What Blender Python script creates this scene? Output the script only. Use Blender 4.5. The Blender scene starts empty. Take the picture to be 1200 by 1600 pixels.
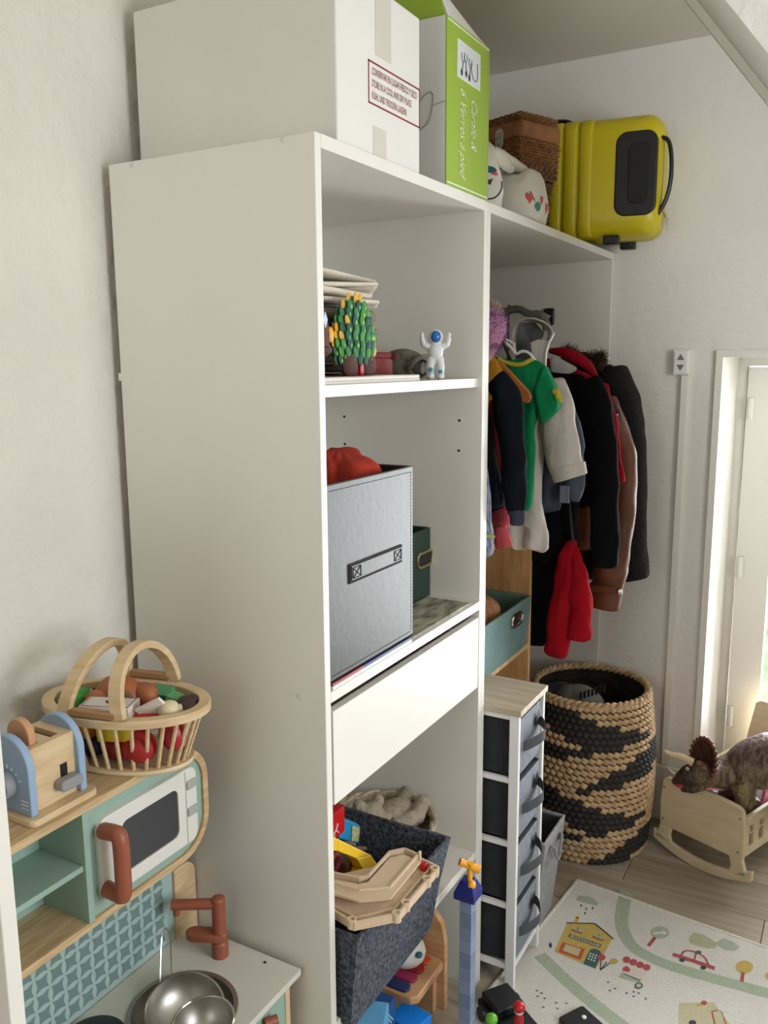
import bpy, bmesh, math, random
from mathutils import Vector, Matrix, noise
from mathutils.bvhtree import BVHTree
from math import sin, cos, pi, radians, sqrt
random.seed(7)
C = bpy.context.scene.collection
SC = bpy.context.scene
# ------------------------------------------------------------------ camera
F_PX = 1335.7176; YAW = 0.5151138; PITCH = 0.1723221; ROLL = -0.0067175
CAM = Vector((0.810826, -1.214303, 1.673989))
_fw = Vector((-sin(YAW)*cos(PITCH), cos(YAW)*cos(PITCH), -sin(PITCH)))
_r0 = Vector((cos(YAW), sin(YAW), 0)); _u0 = _r0.cross(_fw)
_rt = cos(ROLL)*_r0 + sin(ROLL)*_u0; _up = -sin(ROLL)*_r0 + cos(ROLL)*_u0
cd = bpy.data.cameras.new('camera'); cam = bpy.data.objects.new('camera', cd); C.objects.link(cam)
cd.sensor_fit = 'VERTICAL'; cd.sensor_height = 36.0; cd.lens = F_PX*36/1600; cd.clip_start = 0.02; cd.clip_end = 200
cam.matrix_world = Matrix(((_rt.x,_up.x,-_fw.x,CAM.x),(_rt.y,_up.y,-_fw.y,CAM.y),(_rt.z,_up.z,-_fw.z,CAM.z),(0,0,0,1)))
SC.camera = cam
def U(px, py, axis, val):
    """photograph pixel -> world point on the plane <axis> = val"""
    d = _fw + _rt*((px-600)/F_PX) - _up*((py-800)/F_PX)
    t = (val-CAM[axis])/d[axis]
    return CAM + d*t
# ------------------------------------------------------------------ world, lights, exposure
w = bpy.data.worlds.new('sky'); SC.world = w; w.use_nodes = True
bg = w.node_tree.nodes['Background']; bg.inputs[0].default_value = (0.80,0.90,1.0,1); bg.inputs[1].default_value = 2.6
SC.view_settings.view_transform = 'Standard'; SC.view_settings.look = 'None'
SC.view_settings.gamma = 1.0; SC.view_settings.use_curve_mapping = False
SC.view_settings.exposure = 0.0
def area(name, loc, target, sx, sy, power, col):
    l = bpy.data.lights.new(name, 'AREA'); l.shape = 'RECTANGLE'; l.size = sx; l.size_y = sy; l.energy = power; l.color = col
    o = bpy.data.objects.new(name, l); C.objects.link(o); o.location = loc
    o.rotation_euler = (Vector(target)-Vector(loc)).to_track_quat('-Z','Y').to_euler()
    return o
H=2.042; W1=0.718; WF=1.846; ZC=2.69; T=0.018; XB=-0.463; XW=-0.485
SLOPE_Y=1.0; SL0=(0.237,2.69); SLT=1.3235          # sloped ceiling: z = 2.69 - SLT*(x-0.237)
def slz(x): return SL0[1]-SLT*(x-SL0[0])
# daylight through the window of the right wall, through the low window of the far wall, and through the window behind the camera
area('daylight_right_window', (2.62,-0.24,1.62), (0.0,-0.10,1.55), 1.3, 1.2, 48, (0.92,0.96,1.0))
area('daylight_low_window', (0.86,2.36,0.9), (0.80,0.4,0.55), 0.84, 1.5, 110, (0.93,0.97,1.0))
area('daylight_rear_window', (0.05,-2.52,1.65), (0.0,0.0,1.25), 1.0, 1.1, 7.5, (1.0,0.95,0.86))
# ------------------------------------------------------------------ helpers
def lin(h):
    h = h.lstrip('#'); out = []
    for i in (0,2,4):
        c = int(h[i:i+2],16)/255; out.append(c/12.92 if c<=0.04045 else ((c+0.055)/1.055)**2.4)
    return (*out,1)
MATS = {}
def mat(name, hexc, rough=0.6, metal=0.0, var=0.0, vscale=8.0, bump=0.0, bscale=60.0, stretch=None, hex2=None, trans=0.0, sheen=0.0, emit=0.0, spec=None, detail=4):
    if name in MATS: return MATS[name]
    m = bpy.data.materials.new(name); m.use_nodes = True; nt = m.node_tree; b = nt.nodes['Principled BSDF']
    col = lin(hexc); b.inputs['Base Color'].default_value = col; b.inputs['Roughness'].default_value = rough; b.inputs['Metallic'].default_value = metal
    if trans: b.inputs['Transmission Weight'].default_value = trans
    if sheen: b.inputs['Sheen Weight'].default_value = sheen
    if spec is not None: b.inputs['Specular IOR Level'].default_value = spec
    if emit: b.inputs['Emission Color'].default_value = col; b.inputs['Emission Strength'].default_value = emit
    if var or bump or hex2:
        tc = nt.nodes.new('ShaderNodeTexCoord'); mp = nt.nodes.new('ShaderNodeMapping'); nt.links.new(tc.outputs['Object'], mp.inputs[0])
        if stretch: mp.inputs['Scale'].default_value = stretch
    if var or hex2:
        n = nt.nodes.new('ShaderNodeTexNoise'); n.inputs['Scale'].default_value = vscale; n.inputs['Detail'].default_value = detail
        nt.links.new(mp.outputs[0], n.inputs['Vector'])
        r = nt.nodes.new('ShaderNodeValToRGB'); nt.links.new(n.outputs['Fac'], r.inputs[0])
        c2 = lin(hex2) if hex2 else tuple(max(0,c*(1-var)) for c in col[:3])+(1,)
        c1 = col if hex2 else tuple(min(1,c*(1+var)) for c in col[:3])+(1,)
        r.color_ramp.elements[0].position = 0.36; r.color_ramp.elements[1].position = 0.64
        r.color_ramp.elements[0].color = c2; r.color_ramp.elements[1].color = c1
        nt.links.new(r.outputs[0], b.inputs['Base Color'])
    if bump:
        n2 = nt.nodes.new('ShaderNodeTexNoise'); n2.inputs['Scale'].default_value = bscale; n2.inputs['Detail'].default_value = 6
        nt.links.new(mp.outputs[0], n2.inputs['Vector'])
        bp = nt.nodes.new('ShaderNodeBump'); bp.inputs['Strength'].default_value = bump; bp.inputs['Distance'].default_value = 0.01
        nt.links.new(n2.outputs['Fac'], bp.inputs['Height']); nt.links.new(bp.outputs[0], b.inputs['Normal'])
    MATS[name] = m; return m
def V(*a): return Vector(a)
class MB:
    def __init__(s): s.v = []; s.f = []
    def add(s, vs, fs):
        o = len(s.v); s.v += [Vector(p) for p in vs]; s.f += [tuple(i+o for i in f) for f in fs]; return s
    def box(s, x0,x1,y0,y1,z0,z1):
        return s.add([(x0,y0,z0),(x1,y0,z0),(x1,y1,z0),(x0,y1,z0),(x0,y0,z1),(x1,y0,z1),(x1,y1,z1),(x0,y1,z1)],
            [(0,3,2,1),(4,5,6,7),(0,1,5,4),(1,2,6,5),(2,3,7,6),(3,0,4,7)])
    def prism(s, pts, ext):
        n = len(pts); e = Vector(ext); pts = [Vector(p) for p in pts]
        nrm = sum(((pts[i]-pts[0]).cross(pts[(i+1)%n]-pts[0]) for i in range(n)), Vector())
        if nrm.dot(e) > 0: pts = pts[::-1]
        return s.add(pts+[p+e for p in pts], [tuple(range(n)), tuple(range(2*n-1,n-1,-1))]+[(i,i+n,(i+1)%n+n,(i+1)%n) for i in range(n)])
    def loft(s, rings, caps=True, closed=True):
        n = len(rings[0]); vs = [p for r in rings for p in r]; fs = []
        for k in range(len(rings)-1):
            for i in range(n if closed else n-1):
                j = (i+1)%n; fs.append((k*n+i,k*n+j,(k+1)*n+j,(k+1)*n+i))
        if caps: fs.append(tuple(range(n-1,-1,-1))); fs.append(tuple(range((len(rings)-1)*n,len(rings)*n)))
        return s.add(vs, fs)
    def tube(s, path, r, n=8, closed=False, caps=True, flat=1.0, upv=None):
        path = [Vector(p) for p in path]; m = len(path); rings = []
        up = None
        for i,p in enumerate(path):
            a = path[(i-1)%m] if (closed or i>0) else p; b = path[(i+1)%m] if (closed or i<m-1) else p
            t = (b-a).normalized()
            if up is None:
                up = Vector(upv) if upv else (Vector((0,0,1)) if abs(t.z)<0.9 else Vector((1,0,0)))
            if upv: up = Vector(upv)
            sd = t.cross(up)
            sd = sd.normalized() if sd.length>1e-6 else t.orthogonal().normalized()
            u2 = sd.cross(t).normalized(); up = u2
            ri = r[i] if isinstance(r,(list,tuple)) else r
            rings.append([p+sd*(ri*cos(2*pi*k/n))+u2*(ri*flat*sin(2*pi*k/n)) for k in range(n)])
        if closed: rings.append(rings[0]); caps = False
        return s.loft(rings, caps)
    def lathe(s, prof, c=(0,0,0), n=24, caps=True):
        c = Vector(c)
        return s.loft([[c+Vector((r*cos(2*pi*k/n), r*sin(2*pi*k/n), z)) for k in range(n)] for r,z in prof], caps)
    def ell(s, c, r, nu=16, nv=10, M=None):
        c = Vector(c); r = r if isinstance(r,(list,tuple)) else (r,r,r); rings = []
        for j in range(nv+1):
            a = -pi/2+pi*j/nv; a = max(min(a,pi/2-0.02),-pi/2+0.02)
            ring = [Vector((r[0]*cos(a)*cos(2*pi*k/nu), r[1]*cos(a)*sin(2*pi*k/nu), r[2]*sin(a))) for k in range(nu)]
            rings.append([(M@p if M else p)+c for p in ring])
        return s.loft(rings)
    def xf(s, M): s.v = [M@p for p in s.v]; return s
    def jit(s, amp, scale, seed=0):
        o = Vector((seed*3.7, seed*1.3, seed*7.1)); s.v = [p+noise.noise_vector(p*scale+o)*amp for p in s.v]; return s
    def build(s, name, m, parent=None, smooth=True, bevel=0.0, seg=2, subsurf=0, ang=0.65, remesh=0, smoothmod=0):
        me = bpy.data.meshes.new(name)
        if parent is not None: o0 = WO[parent.name]
        elif s.v:
            xs=[p.x for p in s.v]; ys=[p.y for p in s.v]; zs=[p.z for p in s.v]
            o0 = Vector(((min(xs)+max(xs))/2,(min(ys)+max(ys))/2,min(zs)))
        me.from_pydata([tuple(p-o0) for p in s.v], [], s.f); me.validate()
        bm = bmesh.new(); bm.from_mesh(me); bmesh.ops.recalc_face_normals(bm, faces=bm.faces); bm.to_mesh(me); bm.free()
        if smooth:
            for p in me.polygons: p.use_smooth = True
            if not (subsurf or remesh): me.set_sharp_from_angle(angle=ang)
        me.materials.append(m)
        o = bpy.data.objects.new(name, me); C.objects.link(o)
        if parent is not None: o.parent = parent
        else: o.location = o0
        WO[o.name] = o0
        if bevel:
            b = o.modifiers.new('bevel','BEVEL'); b.width = bevel; b.segments = seg; b.limit_method = 'ANGLE'; b.angle_limit = 0.6
        if remesh:
            b = o.modifiers.new('remesh','REMESH'); b.mode = 'VOXEL'; b.voxel_size = remesh; b.use_smooth_shade = True
            if smoothmod: b = o.modifiers.new('smooth','SMOOTH'); b.iterations = smoothmod; b.factor = 0.5
        if subsurf: b = o.modifiers.new('subsurf','SUBSURF'); b.levels = subsurf; b.render_levels = subsurf
        return o
WO = {}
def tag(o, label=None, cat=None, group=None, kind=None):
    if label: o['label'] = label
    if cat: o['category'] = cat
    if group: o['group'] = group
    if kind: o['kind'] = kind
    return o
def thing(name, loc, label, cat, group=None):
    o = bpy.data.objects.new(name, None); C.objects.link(o); o.location = loc; o.empty_display_size = 0.05
    WO[o.name] = Vector(loc); return tag(o, label, cat, group)
def share(src, name, parent, delta):
    """another piece with the same mesh data, moved by delta"""
    o = bpy.data.objects.new(name, src.data); C.objects.link(o); o.parent = parent; o.location = Vector(src.location)+Vector(delta)
    o.rotation_euler = src.rotation_euler
    for md in src.modifiers:
        if md.type == 'BEVEL':
            b = o.modifiers.new('bevel','BEVEL'); b.width = md.width; b.segments = md.segments; b.limit_method = 'ANGLE'; b.angle_limit = 0.6
    WO[o.name] = WO[src.name]+Vector(delta) if src.name in WO else Vector(delta); return o
def B(x0,x1,y0,y1,z0,z1): return MB().box(x0,x1,y0,y1,z0,z1)
def RZ(deg, loc=(0,0,0)): return Matrix.Translation(Vector(loc))@Matrix.Rotation(radians(deg),4,'Z')
def rrect(w, h, r, n=5):
    """rounded rectangle outline centred on 0, counter-clockwise (2-D)"""
    out = []
    for cx,cy,a0 in ((w/2-r,h/2-r,0),(-w/2+r,h/2-r,90),(-w/2+r,-h/2+r,180),(w/2-r,-h/2+r,270)):
        for k in range(n+1):
            a = radians(a0+90*k/n); out.append((cx+r*cos(a), cy+r*sin(a)))
    return out
def smooth_path(pts, k=6):
    """Catmull-Rom through the points"""
    P = [Vector(p) for p in pts]; out = []
    for i in range(len(P)-1):
        p0 = P[i-1] if i>0 else P[i]*2-P[i+1]; p1=P[i]; p2=P[i+1]; p3 = P[i+2] if i+2<len(P) else P[i+1]*2-P[i]
        for j in range(k):
            t=j/k; out.append(0.5*((2*p1)+(p2-p0)*t+(2*p0-5*p1+4*p2-p3)*t*t+(3*p1-p0-3*p2+p3)*t**3))
    out.append(P[-1]); return out
def text(body, origin, u, v, size, name, m, parent, shear=0.0, xs=1.0, depth=0.0006, bold=0.0, fit=None):
    cu = bpy.data.curves.new('lettering','FONT'); cu.body = body; cu.size = 1.0; cu.shear = shear; cu.resolution_u = 3; cu.offset = bold
    ob = bpy.data.objects.new('lettering', cu); C.objects.link(ob)
    dg = bpy.context.evaluated_depsgraph_get(); me = bpy.data.meshes.new_from_object(ob.evaluated_get(dg))
    u = Vector(u).normalized(); v = Vector(v).normalized(); n = u.cross(v)
    if fit: xs = fit/(max(p.co.x for p in me.vertices)*size)
    mb = MB(); mb.add([Vector(origin)+u*(p.co.x*size*xs)+v*(p.co.y*size)+n*depth for p in me.vertices], [tuple(p.vertices) for p in me.polygons])
    bpy.data.objects.remove(ob); bpy.data.curves.remove(cu); bpy.data.meshes.remove(me)
    return mb.build(name, m, parent, smooth=False)
# ------------------------------------------------------------------ materials
M_PLASTER = mat('plaster','#d9d4c8',0.85,var=0.03,vscale=3,bump=0.85,bscale=24)
M_WALLF = mat('plaster_far','#e2ded6',0.85,var=0.02,vscale=3,bump=0.35,bscale=30)
M_CEIL = mat('ceiling_paint','#d5cfc2',0.9,bump=0.1,bscale=40)
M_TRIM = mat('white_paint','#e6e2d8',0.45)
M_MEL = mat('white_melamine','#dedad0',0.35,var=0.012,vscale=4)
M_FLOOR = [mat('floor_plank_%d'%i, c, 0.42, hex2=d, vscale=3.0, stretch=(1.2,14,1), bump=0.06, bscale=40, detail=8) for i,(c,d) in enumerate((('#aa9e8c','#998c79'),('#a29684','#918470'),('#b0a594','#9f937f')))]
M_PLY = mat('birch_ply','#d8bf98',0.55,hex2='#c9ac82',vscale=5,stretch=(3,3,18))
M_PLY2 = mat('birch_edge','#cdb189',0.55,hex2='#b4946a',vscale=6,stretch=(20,2,20))
M_PINE = mat('pine','#c79d6c',0.55,hex2='#b08450',vscale=4,stretch=(10,10,1.2))
M_MINT = mat('mint_paint','#93ad9f',0.5)
M_MINTL = mat('mint_light','#a3bab4',0.55)
M_MINTD = mat('mint_dark','#6f8885',0.55)
M_STEEL = mat('steel','#b0aca4',0.4,metal=1.0,var=0.08,vscale=12)
M_CHROME = mat('chrome','#d0cfcc',0.15,metal=1.0)
M_TERRA = mat('terracotta_paint','#94513a',0.45)
M_BLACK = mat('black_plastic','#121214',0.45)
M_DARK = mat('dark_fabric','#26282c',0.9,var=0.15,vscale=40,bump=0.3,bscale=300)
M_GREYFAB = mat('grey_fabric','#7a7c84',0.9,var=0.12,vscale=60,bump=0.3,bscale=300)
M_FELT = mat('charcoal_felt','#565b66',0.95,hex2='#23262d',vscale=120,bump=0.6,bscale=180)
M_WICKER = mat('wicker_brown','#8a5a33',0.6,var=0.3,vscale=60)
M_RED = mat('red_plastic','#b01218',0.35)
M_BLUE = mat('blue_plastic','#17206e',0.35)
M_YELLOW = mat('yellow_plastic','#e0b52a',0.4)
M_WHITE = mat('white_plastic','#e4e2de',0.4)
M_ORANGE = mat('orange_plastic','#f0a422',0.4)
M_GREEN = mat('green_toy','#3f9a3c',0.45)
# ------------------------------------------------------------------ structure
def struct(o): o['kind'] = 'structure'; return o
YB=-2.6; XR=2.6
fl = struct(B(XW-0.02,XR,YB,WF+0.5,-0.06,-0.006).build('floor', mat('floor_base','#6b6152',0.8)))
pw = 0.19; row = 0; y = YB; masters = {}
while y < WF+0.45:
    x = XW-0.02-(row*0.43)%1.22; col = 0
    while x < XR:
        a = max(x,XW-0.02); b = min(x+1.22,XR)
        if b-a > 0.03:
            y1 = min(y+pw, WF+0.5)
            MB().box(a+0.001,b-0.001,y+0.001,y1-0.001,-0.006,0.0).build('plank', M_FLOOR[(row*2+col)%3], fl, smooth=False, bevel=0.0015, seg=1)
        x += 1.22; col += 1
    y += pw; row += 1
struct(B(XW-0.12,XW,YB,WF+0.1,0,ZC).build('wall_left', M_PLASTER))
# far wall with a deep, low window opening
WX0,WX1,WZ1,WD = 0.372,1.30,1.690,2.29
wm = MB(); wm.box(XW-0.12,WX0,WF,WD+0.08,0,ZC); wm.box(WX1,XR+0.1,WF,WD+0.08,0,ZC); wm.box(WX0,WX1,WF,WD+0.08,WZ1,ZC)
struct(wm.build('wall_far', M_WALLF, smooth=False))
M_WALLD = mat('plaster_taupe','#a39a8c',0.85)  # unseen right and back walls, coloured darker to cut bounce light
RY0,RY1,RZ0,RZ1=-0.92,0.44,0.98,2.26
wr_=MB(); wr_.box(XR,XR+0.1,YB,RY0,0,ZC); wr_.box(XR,XR+0.1,RY1,WF,0,ZC); wr_.box(XR,XR+0.1,RY0,RY1,0,RZ0); wr_.box(XR,XR+0.1,RY0,RY1,RZ1,ZC)
struct(wr_.build('wall_right', M_WALLD, smooth=False))
rw=MB()
for y0_,y1_,z0_,z1_ in ((RY0,RY1,RZ0,RZ0+0.05),(RY0,RY1,RZ1-0.05,RZ1),(RY0,RY0+0.05,RZ0,RZ1),(RY1-0.05,RY1,RZ0,RZ1),((RY0+RY1)/2-0.025,(RY0+RY1)/2+0.025,RZ0,RZ1)): rw.box(XR+0.03,XR+0.07,y0_,y1_,z0_,z1_)
struct(rw.build('window_2', M_TRIM, smooth=False))
bw = MB(); bw.box(XW-0.12,-0.45,YB-0.1,YB,0,ZC); bw.box(0.55,XR+0.1,YB-0.1,YB,0,ZC); bw.box(-0.45,0.55,YB-0.1,YB,0,1.1); bw.box(-0.45,0.55,YB-0.1,YB,2.2,ZC)
struct(bw.build('wall_back', M_WALLD, smooth=False))
struct(B(XW-0.12,XR+0.1,YB-0.1,WD+0.08,ZC,ZC+0.1).build('ceiling', M_CEIL))
# sloped soffit in front of the alcove
def slab(xa,xb,ya,yb,th=0.08): 
    return [(xa,ya,slz(xa)),(xb,ya,slz(xb)),(xb,yb,slz(xb)),(xa,yb,slz(xa))]
sm = MB(); nn = Vector((0.797,0,0.604))*0.08
sm.prism(slab(SL0[0],2.27,0.5,SLOPE_Y), nn)
struct(sm.build('ceiling_slope', mat('slope_paint','#e8e5de',0.85,bump=0.5,bscale=26), smooth=False))
# the painted trim that borders the sloped ceiling
ti = Vector((-0.797,0,-0.604))
a = Vector((SL0[0],SLOPE_Y,SL0[1])); b = Vector((2.2,SLOPE_Y,slz(2.2)))
struct(MB().prism([a+ti*0.016,b+ti*0.016,b-ti*0.05,a-ti*0.05],(0,0.016,0)).build('trim_1', M_TRIM, smooth=False))
struct(MB().prism([a+ti*0.016,b+ti*0.016,b,a],(0,-0.03,0)).build('trim_2', M_TRIM, smooth=False))
# low window
wn = struct(MB().box(WX0,WX0+0.035,WD-0.05,WD+0.03,0.03,WZ1-0.035).box(WX1-0.035,WX1,WD-0.05,WD+0.03,0.03,WZ1-0.035).box(WX0,WX1,WD-0.05,WD+0.03,WZ1-0.035,WZ1).box(WX0,WX1,WD-0.05,WD+0.03,0,0.03).build('window_1', M_TRIM, smooth=False))
sx0=WX0+0.04; sx1=WX1-0.04
def stile(mb,x0,x1,z0,z1): mb.box(x0,x1,WD-0.065,WD-0.005,z0,z1)
sash = MB(); stile(sash,sx0,sx0+0.115,0.035,WZ1-0.04); stile(sash,sx1-0.115,sx1,0.035,WZ1-0.04); stile(sash,sx0+0.115,sx1-0.115,0.035,0.17); stile(sash,sx0+0.115,sx1-0.115,WZ1-0.15,WZ1-0.04); stile(sash,(sx0+sx1)/2-0.05,(sx0+sx1)/2+0.05,0.17,WZ1-0.15)
sash.build('sash', M_TRIM, wn, smooth=False)
gm = bpy.data.materials.new('glass'); gm.use_nodes = True; _n = gm.node_tree; _n.nodes.clear()
_o=_n.nodes.new('ShaderNodeOutputMaterial'); _mx=_n.nodes.new('ShaderNodeMixShader'); _t=_n.nodes.new('ShaderNodeBsdfTransparent'); _g=_n.nodes.new('ShaderNodeBsdfGlossy'); _g.inputs['Roughness'].default_value=0.02
_f=_n.nodes.new('ShaderNodeFresnel'); _n.links.new(_f.outputs[0],_mx.inputs[0]); _n.links.new(_t.outputs[0],_mx.inputs[1]); _n.links.new(_g.outputs[0],_mx.inputs[2]); _n.links.new(_mx.outputs[0],_o.inputs[0])
for xa,xb in ((sx0+0.115,(sx0+sx1)/2-0.05),((sx0+sx1)/2+0.05,sx1-0.115)):
    B(xa,xb,WD-0.04,WD-0.034,0.17,WZ1-0.15).build('pane', gm, wn, smooth=False)
for z in (0.30,0.90,1.50):
    MB().tube([(sx0+0.015,WD-0.075,z-0.04),(sx0+0.015,WD-0.075,z+0.04)],0.011,10).box(sx0+0.002,sx0+0.03,WD-0.068,WD-0.064,z-0.04,z+0.04).build('hinge', M_TRIM, wn)
tr = MB(); tr.box(WX0-0.018,WX0+0.004,WF-0.012,WF+0.02,0,WZ1-0.004); tr.box(WX0-0.018,WX1+0.018,WF-0.012,WF+0.02,WZ1-0.004,WZ1+0.018); tr.box(WX1-0.004,WX1+0.018,WF-0.012,WF+0.02,0,WZ1-0.004)
struct(tr.build('trim_3', M_TRIM, smooth=False))
rv = MB(); rv.box(WX0,WX0+0.004,WF+0.02,WD-0.05,0,WZ1); rv.box(WX1-0.004,WX1,WF+0.02,WD-0.05,0,WZ1); rv.box(WX0,WX1,WF+0.02,WD-0.05,WZ1-0.004,WZ1)
struct(rv.build('trim_4', M_TRIM, smooth=False))
struct(B(-0.02,WX0-0.02,WF-0.018,WF,0,0.215).build('baseboard_far', M_TRIM, smooth=False, bevel=0.006))
struct(B(-8,12,WD+0.1,16,-0.35,-0.3).build('ground_outside', mat('lawn','#a9bb8c',0.9,var=0.3,vscale=3)))
# shutter switch and its cable duct
d = tag(B(0.246,0.270,WF-0.014,WF,0.215,1.628).build('cable_duct', M_TRIM, smooth=False, bevel=0.002),'white plastic cable duct running down the far wall below the switch','cable duct')
sw = thing('shutter_switch',(0.243,WF,1.628),'white shutter switch with up and down arrows on far wall','switch')
B(0.216,0.272,WF-0.022,WF,1.628,1.712).build('housing', M_TRIM, sw, smooth=False, bevel=0.004)
B(0.222,0.266,WF-0.026,WF-0.02,1.634,1.706).build('plate', M_WHITE, sw, smooth=False, bevel=0.002)
ga = mat('arrow_grey','#77726a',0.6)
MB().prism([(0.232,WF-0.0262,1.678),(0.256,WF-0.0262,1.678),(0.244,WF-0.0262,1.698)],(0,-0.0015,0)).build('arrow', ga, sw, smooth=False)
MB().prism([(0.232,WF-0.0262,1.662),(0.256,WF-0.0262,1.662),(0.244,WF-0.0262,1.642)],(0,-0.0015,0)).build('arrow', ga, sw, smooth=False)
# ------------------------------------------------------------------ tall white shelving unit
su = thing('shelving_unit',(-0.23,0.36,0),'tall white open shelving unit with one drawer, tallest furniture in the room','shelving unit')
sp = B(XB,0,0,T,0,H).build('side_panel', M_MEL, su, smooth=False, bevel=0.001,seg=1)
B(XB,0,W1-T,W1,0,H).build('side_panel', M_MEL, su, smooth=False, bevel=0.001,seg=1)
B(XB,0,T,W1-T,H-0.022,H).build('top_panel', M_MEL, su, smooth=False)
B(XB,XB+0.006,T,W1-T,0.05,H-0.022).build('back_panel', M_MEL, su, smooth=False)
for z1,xf in ((1.637,-0.012),(1.086,0.0),(0.402,-0.004)):
    B(XB+0.006,xf,T,W1-T,z1-0.021,z1).build('shelf', M_MEL, su, smooth=False, bevel=0.0008,seg=1)
dw = B(-0.018,0.0,T+0.006,W1-T-0.006,0.862,1.046).build('drawer', M_MEL, su, smooth=False, bevel=0.001,seg=1)
MB().box(-0.42,-0.018,T+0.015,T+0.03,0.88,1.01).box(-0.42,-0.018,W1-T-0.03,W1-T-0.015,0.88,1.01).box(-0.42,-0.405,T+0.03,W1-T-0.03,0.88,1.01).box(-0.42,-0.018,T+0.03,W1-T-0.03,0.875,0.885).build('drawer_box', M_MEL, dw, smooth=False)
B(XB-0.008,XB,0.002,0.014,U(188,595,1,0).z,U(188,583,1,0).z).build('wall_bracket', M_TRIM, su, smooth=False)
capm = mat('screw_cap','#d2cdc2',0.5)
for px,py in ((207,258),(442,217),(468,1088)):
    p = U(px,py,1,0.0)
    MB().lathe([(0.006,0),(0.006,0.0008),(0.005,0.0012)],n=14).xf(Matrix.Translation(p)@Matrix.Rotation(pi/2,4,'X')).build('screw_cap', capm, su)
holem = mat('peg_hole','#1c1a18',0.9)
for px,py in ((538,651),(718,657),(539,694),(717,704)):
    x = -0.375 if px<600 else -0.06
    p = U(px,py,1,W1-T-0.0005)
    MB().lathe([(0.0032,0),(0.0032,0.0006)],n=10).xf(Matrix.Translation(p)@Matrix.Rotation(pi/2,4,'X')).build('peg_hole', holem, su)
# ------------------------------------------------------------------ hanging unit between shelving unit and far wall
hu = thing('hanging_unit',(-0.23,1.28,0),'white open wardrobe section with clothes rail between shelves and far wall','wardrobe')
YA = W1+0.001; YZ = WF-0.002
B(XB,0,YA,YA+T,0,H).build('side_panel', M_MEL, hu, smooth=False, bevel=0.001,seg=1)
B(XB,0,YZ-T,YZ,0,H-0.022).build('side_panel', M_MEL, hu, smooth=False, bevel=0.001,seg=1)
B(XB,0,YA+T,YZ,H-0.022,H).build('top_panel', M_MEL, hu, smooth=False)
RODX,RODZ = -0.22,1.835
MB().tube([(RODX,YA+T,RODZ),(RODX,YZ-T,RODZ)],0.0125,12).build('rail', M_CHROME, hu)
for y0,y1 in ((YA+T,YA+T+0.012),(YZ-T-0.012,YZ-T)):
    MB().box(RODX-0.02,RODX+0.02,y0,y1,RODZ-0.03,RODZ+0.03).build('rail_bracket', M_BLACK, hu, bevel=0.006)
# ------------------------------------------------------------------ white cabinet end at the left edge of the picture
cb = thing('white_cabinet',(-0.26,-0.9,0),'white cabinet whose bright panel edge shows at the left picture edge','cabinet')
for y in (-0.621,-1.22): B(XW+0.005,-0.07,y,y+0.022,0,1.5).build('side_panel', M_MEL, cb, smooth=False, bevel=0.001,seg=1)
B(XW+0.005,-0.07,-1.198,-0.621,1.478,1.5).build('top_panel', M_MEL, cb, smooth=False)
B(XW+0.005,-0.07,-1.198,-0.621,0.06,0.08).build('shelf', M_MEL, cb, smooth=False)
# ------------------------------------------------------------------ boxes on top
wb = thing('white_carton',(-0.17,0.22,H),'large white cardboard box with red storage notice on top of shelves','box')
M_CARD = mat('white_card','#d6d3ca',0.75,var=0.02,vscale=5)
zt = U(665,36,0,-0.004).z
B(-0.455,-0.004,0.075,0.378,H,zt).build('carton', M_CARD, wb, smooth=False, bevel=0.003)
M_TAPE = mat('clear_tape','#c9c2b6',0.35)
def onx(px,py,x=-0.002): return U(px,py,0,x)
def quadx(mb, pts, x): mb.prism([U(a,b,0,x) for a,b in pts],(0.0006,0,0)); return mb
y0 = onx(610,0).y; y1 = onx(634,0).y
ys0,ys1 = 0.205,0.262
B(-0.0045,-0.0032,ys0,ys1,U(634,115,0,-0.004).z,zt).build('packing_tape', M_TAPE, wb, smooth=False)
B(-0.0045,-0.0032,ys0-0.01,ys1-0.02,H,H+0.052).build('packing_tape', M_TAPE, wb, smooth=False)
M_PRINT = mat('dark_red_print','#7e1f1f',0.7)
A=U(575,88,0,-0.0036); Bq=U(656,143,0,-0.0036); Cq=U(656,203,0,-0.0036); D=U(576,158,0,-0.0036)
ya,yb = (A.y+D.y)/2,(Bq.y+Cq.y)/2; za,zb_ = (A.z+Bq.z)/2,(Cq.z+D.z)/2
lw = 0.0028
fr = MB(); 
for (q0,q1,r0,r1) in ((ya,yb,za-lw,za),(ya,yb,zb_,zb_+lw),(ya,ya+lw,zb_,za),(yb-lw,yb,zb_,za)): fr.box(-0.0042,-0.0032,q0,q1,r0,r1)
fr.build('notice_border', M_PRINT, wb, smooth=False)
hh = za-zb_
for k,(t,xs) in enumerate((('CONSERVAR EN LUGAR FRESCO Y SECO',0.50),('STORE IN A COOL AND DRY PLACE',0.50),('KÜHL UND TROCKEN LAGERN',0.52))):
    text(t,(-0.0036,ya+0.012,za-hh*(0.30+0.28*k)),(0,1,0),(0,0,1),hh*0.24,'notice_lettering',M_PRINT,wb,fit=(yb-ya-0.02)*(0.97,0.84,0.73)[k],bold=0.0)
gb = thing('glassware_carton',(-0.12,0.62,H),'narrow white and lime green carton for carafe and glasses on shelves','box')
gy0,gy1 = U(697,290,0,0).y,U(763,318,0,0).y-0.004
gz = U(697,20,0,0).z
M_LIME = mat('lime_card','#8fa836',0.55,var=0.02,vscale=4)
B(-0.30,-0.002,gy0,gy1,H,gz).build('carton', mat('white_card_gloss','#cfcdc9',0.5), gb, smooth=False, bevel=0.002)
B(-0.003,0.0,gy0,gy1,H+0.002,gz-0.001).build('front_panel', M_LIME, gb, smooth=False)
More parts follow.
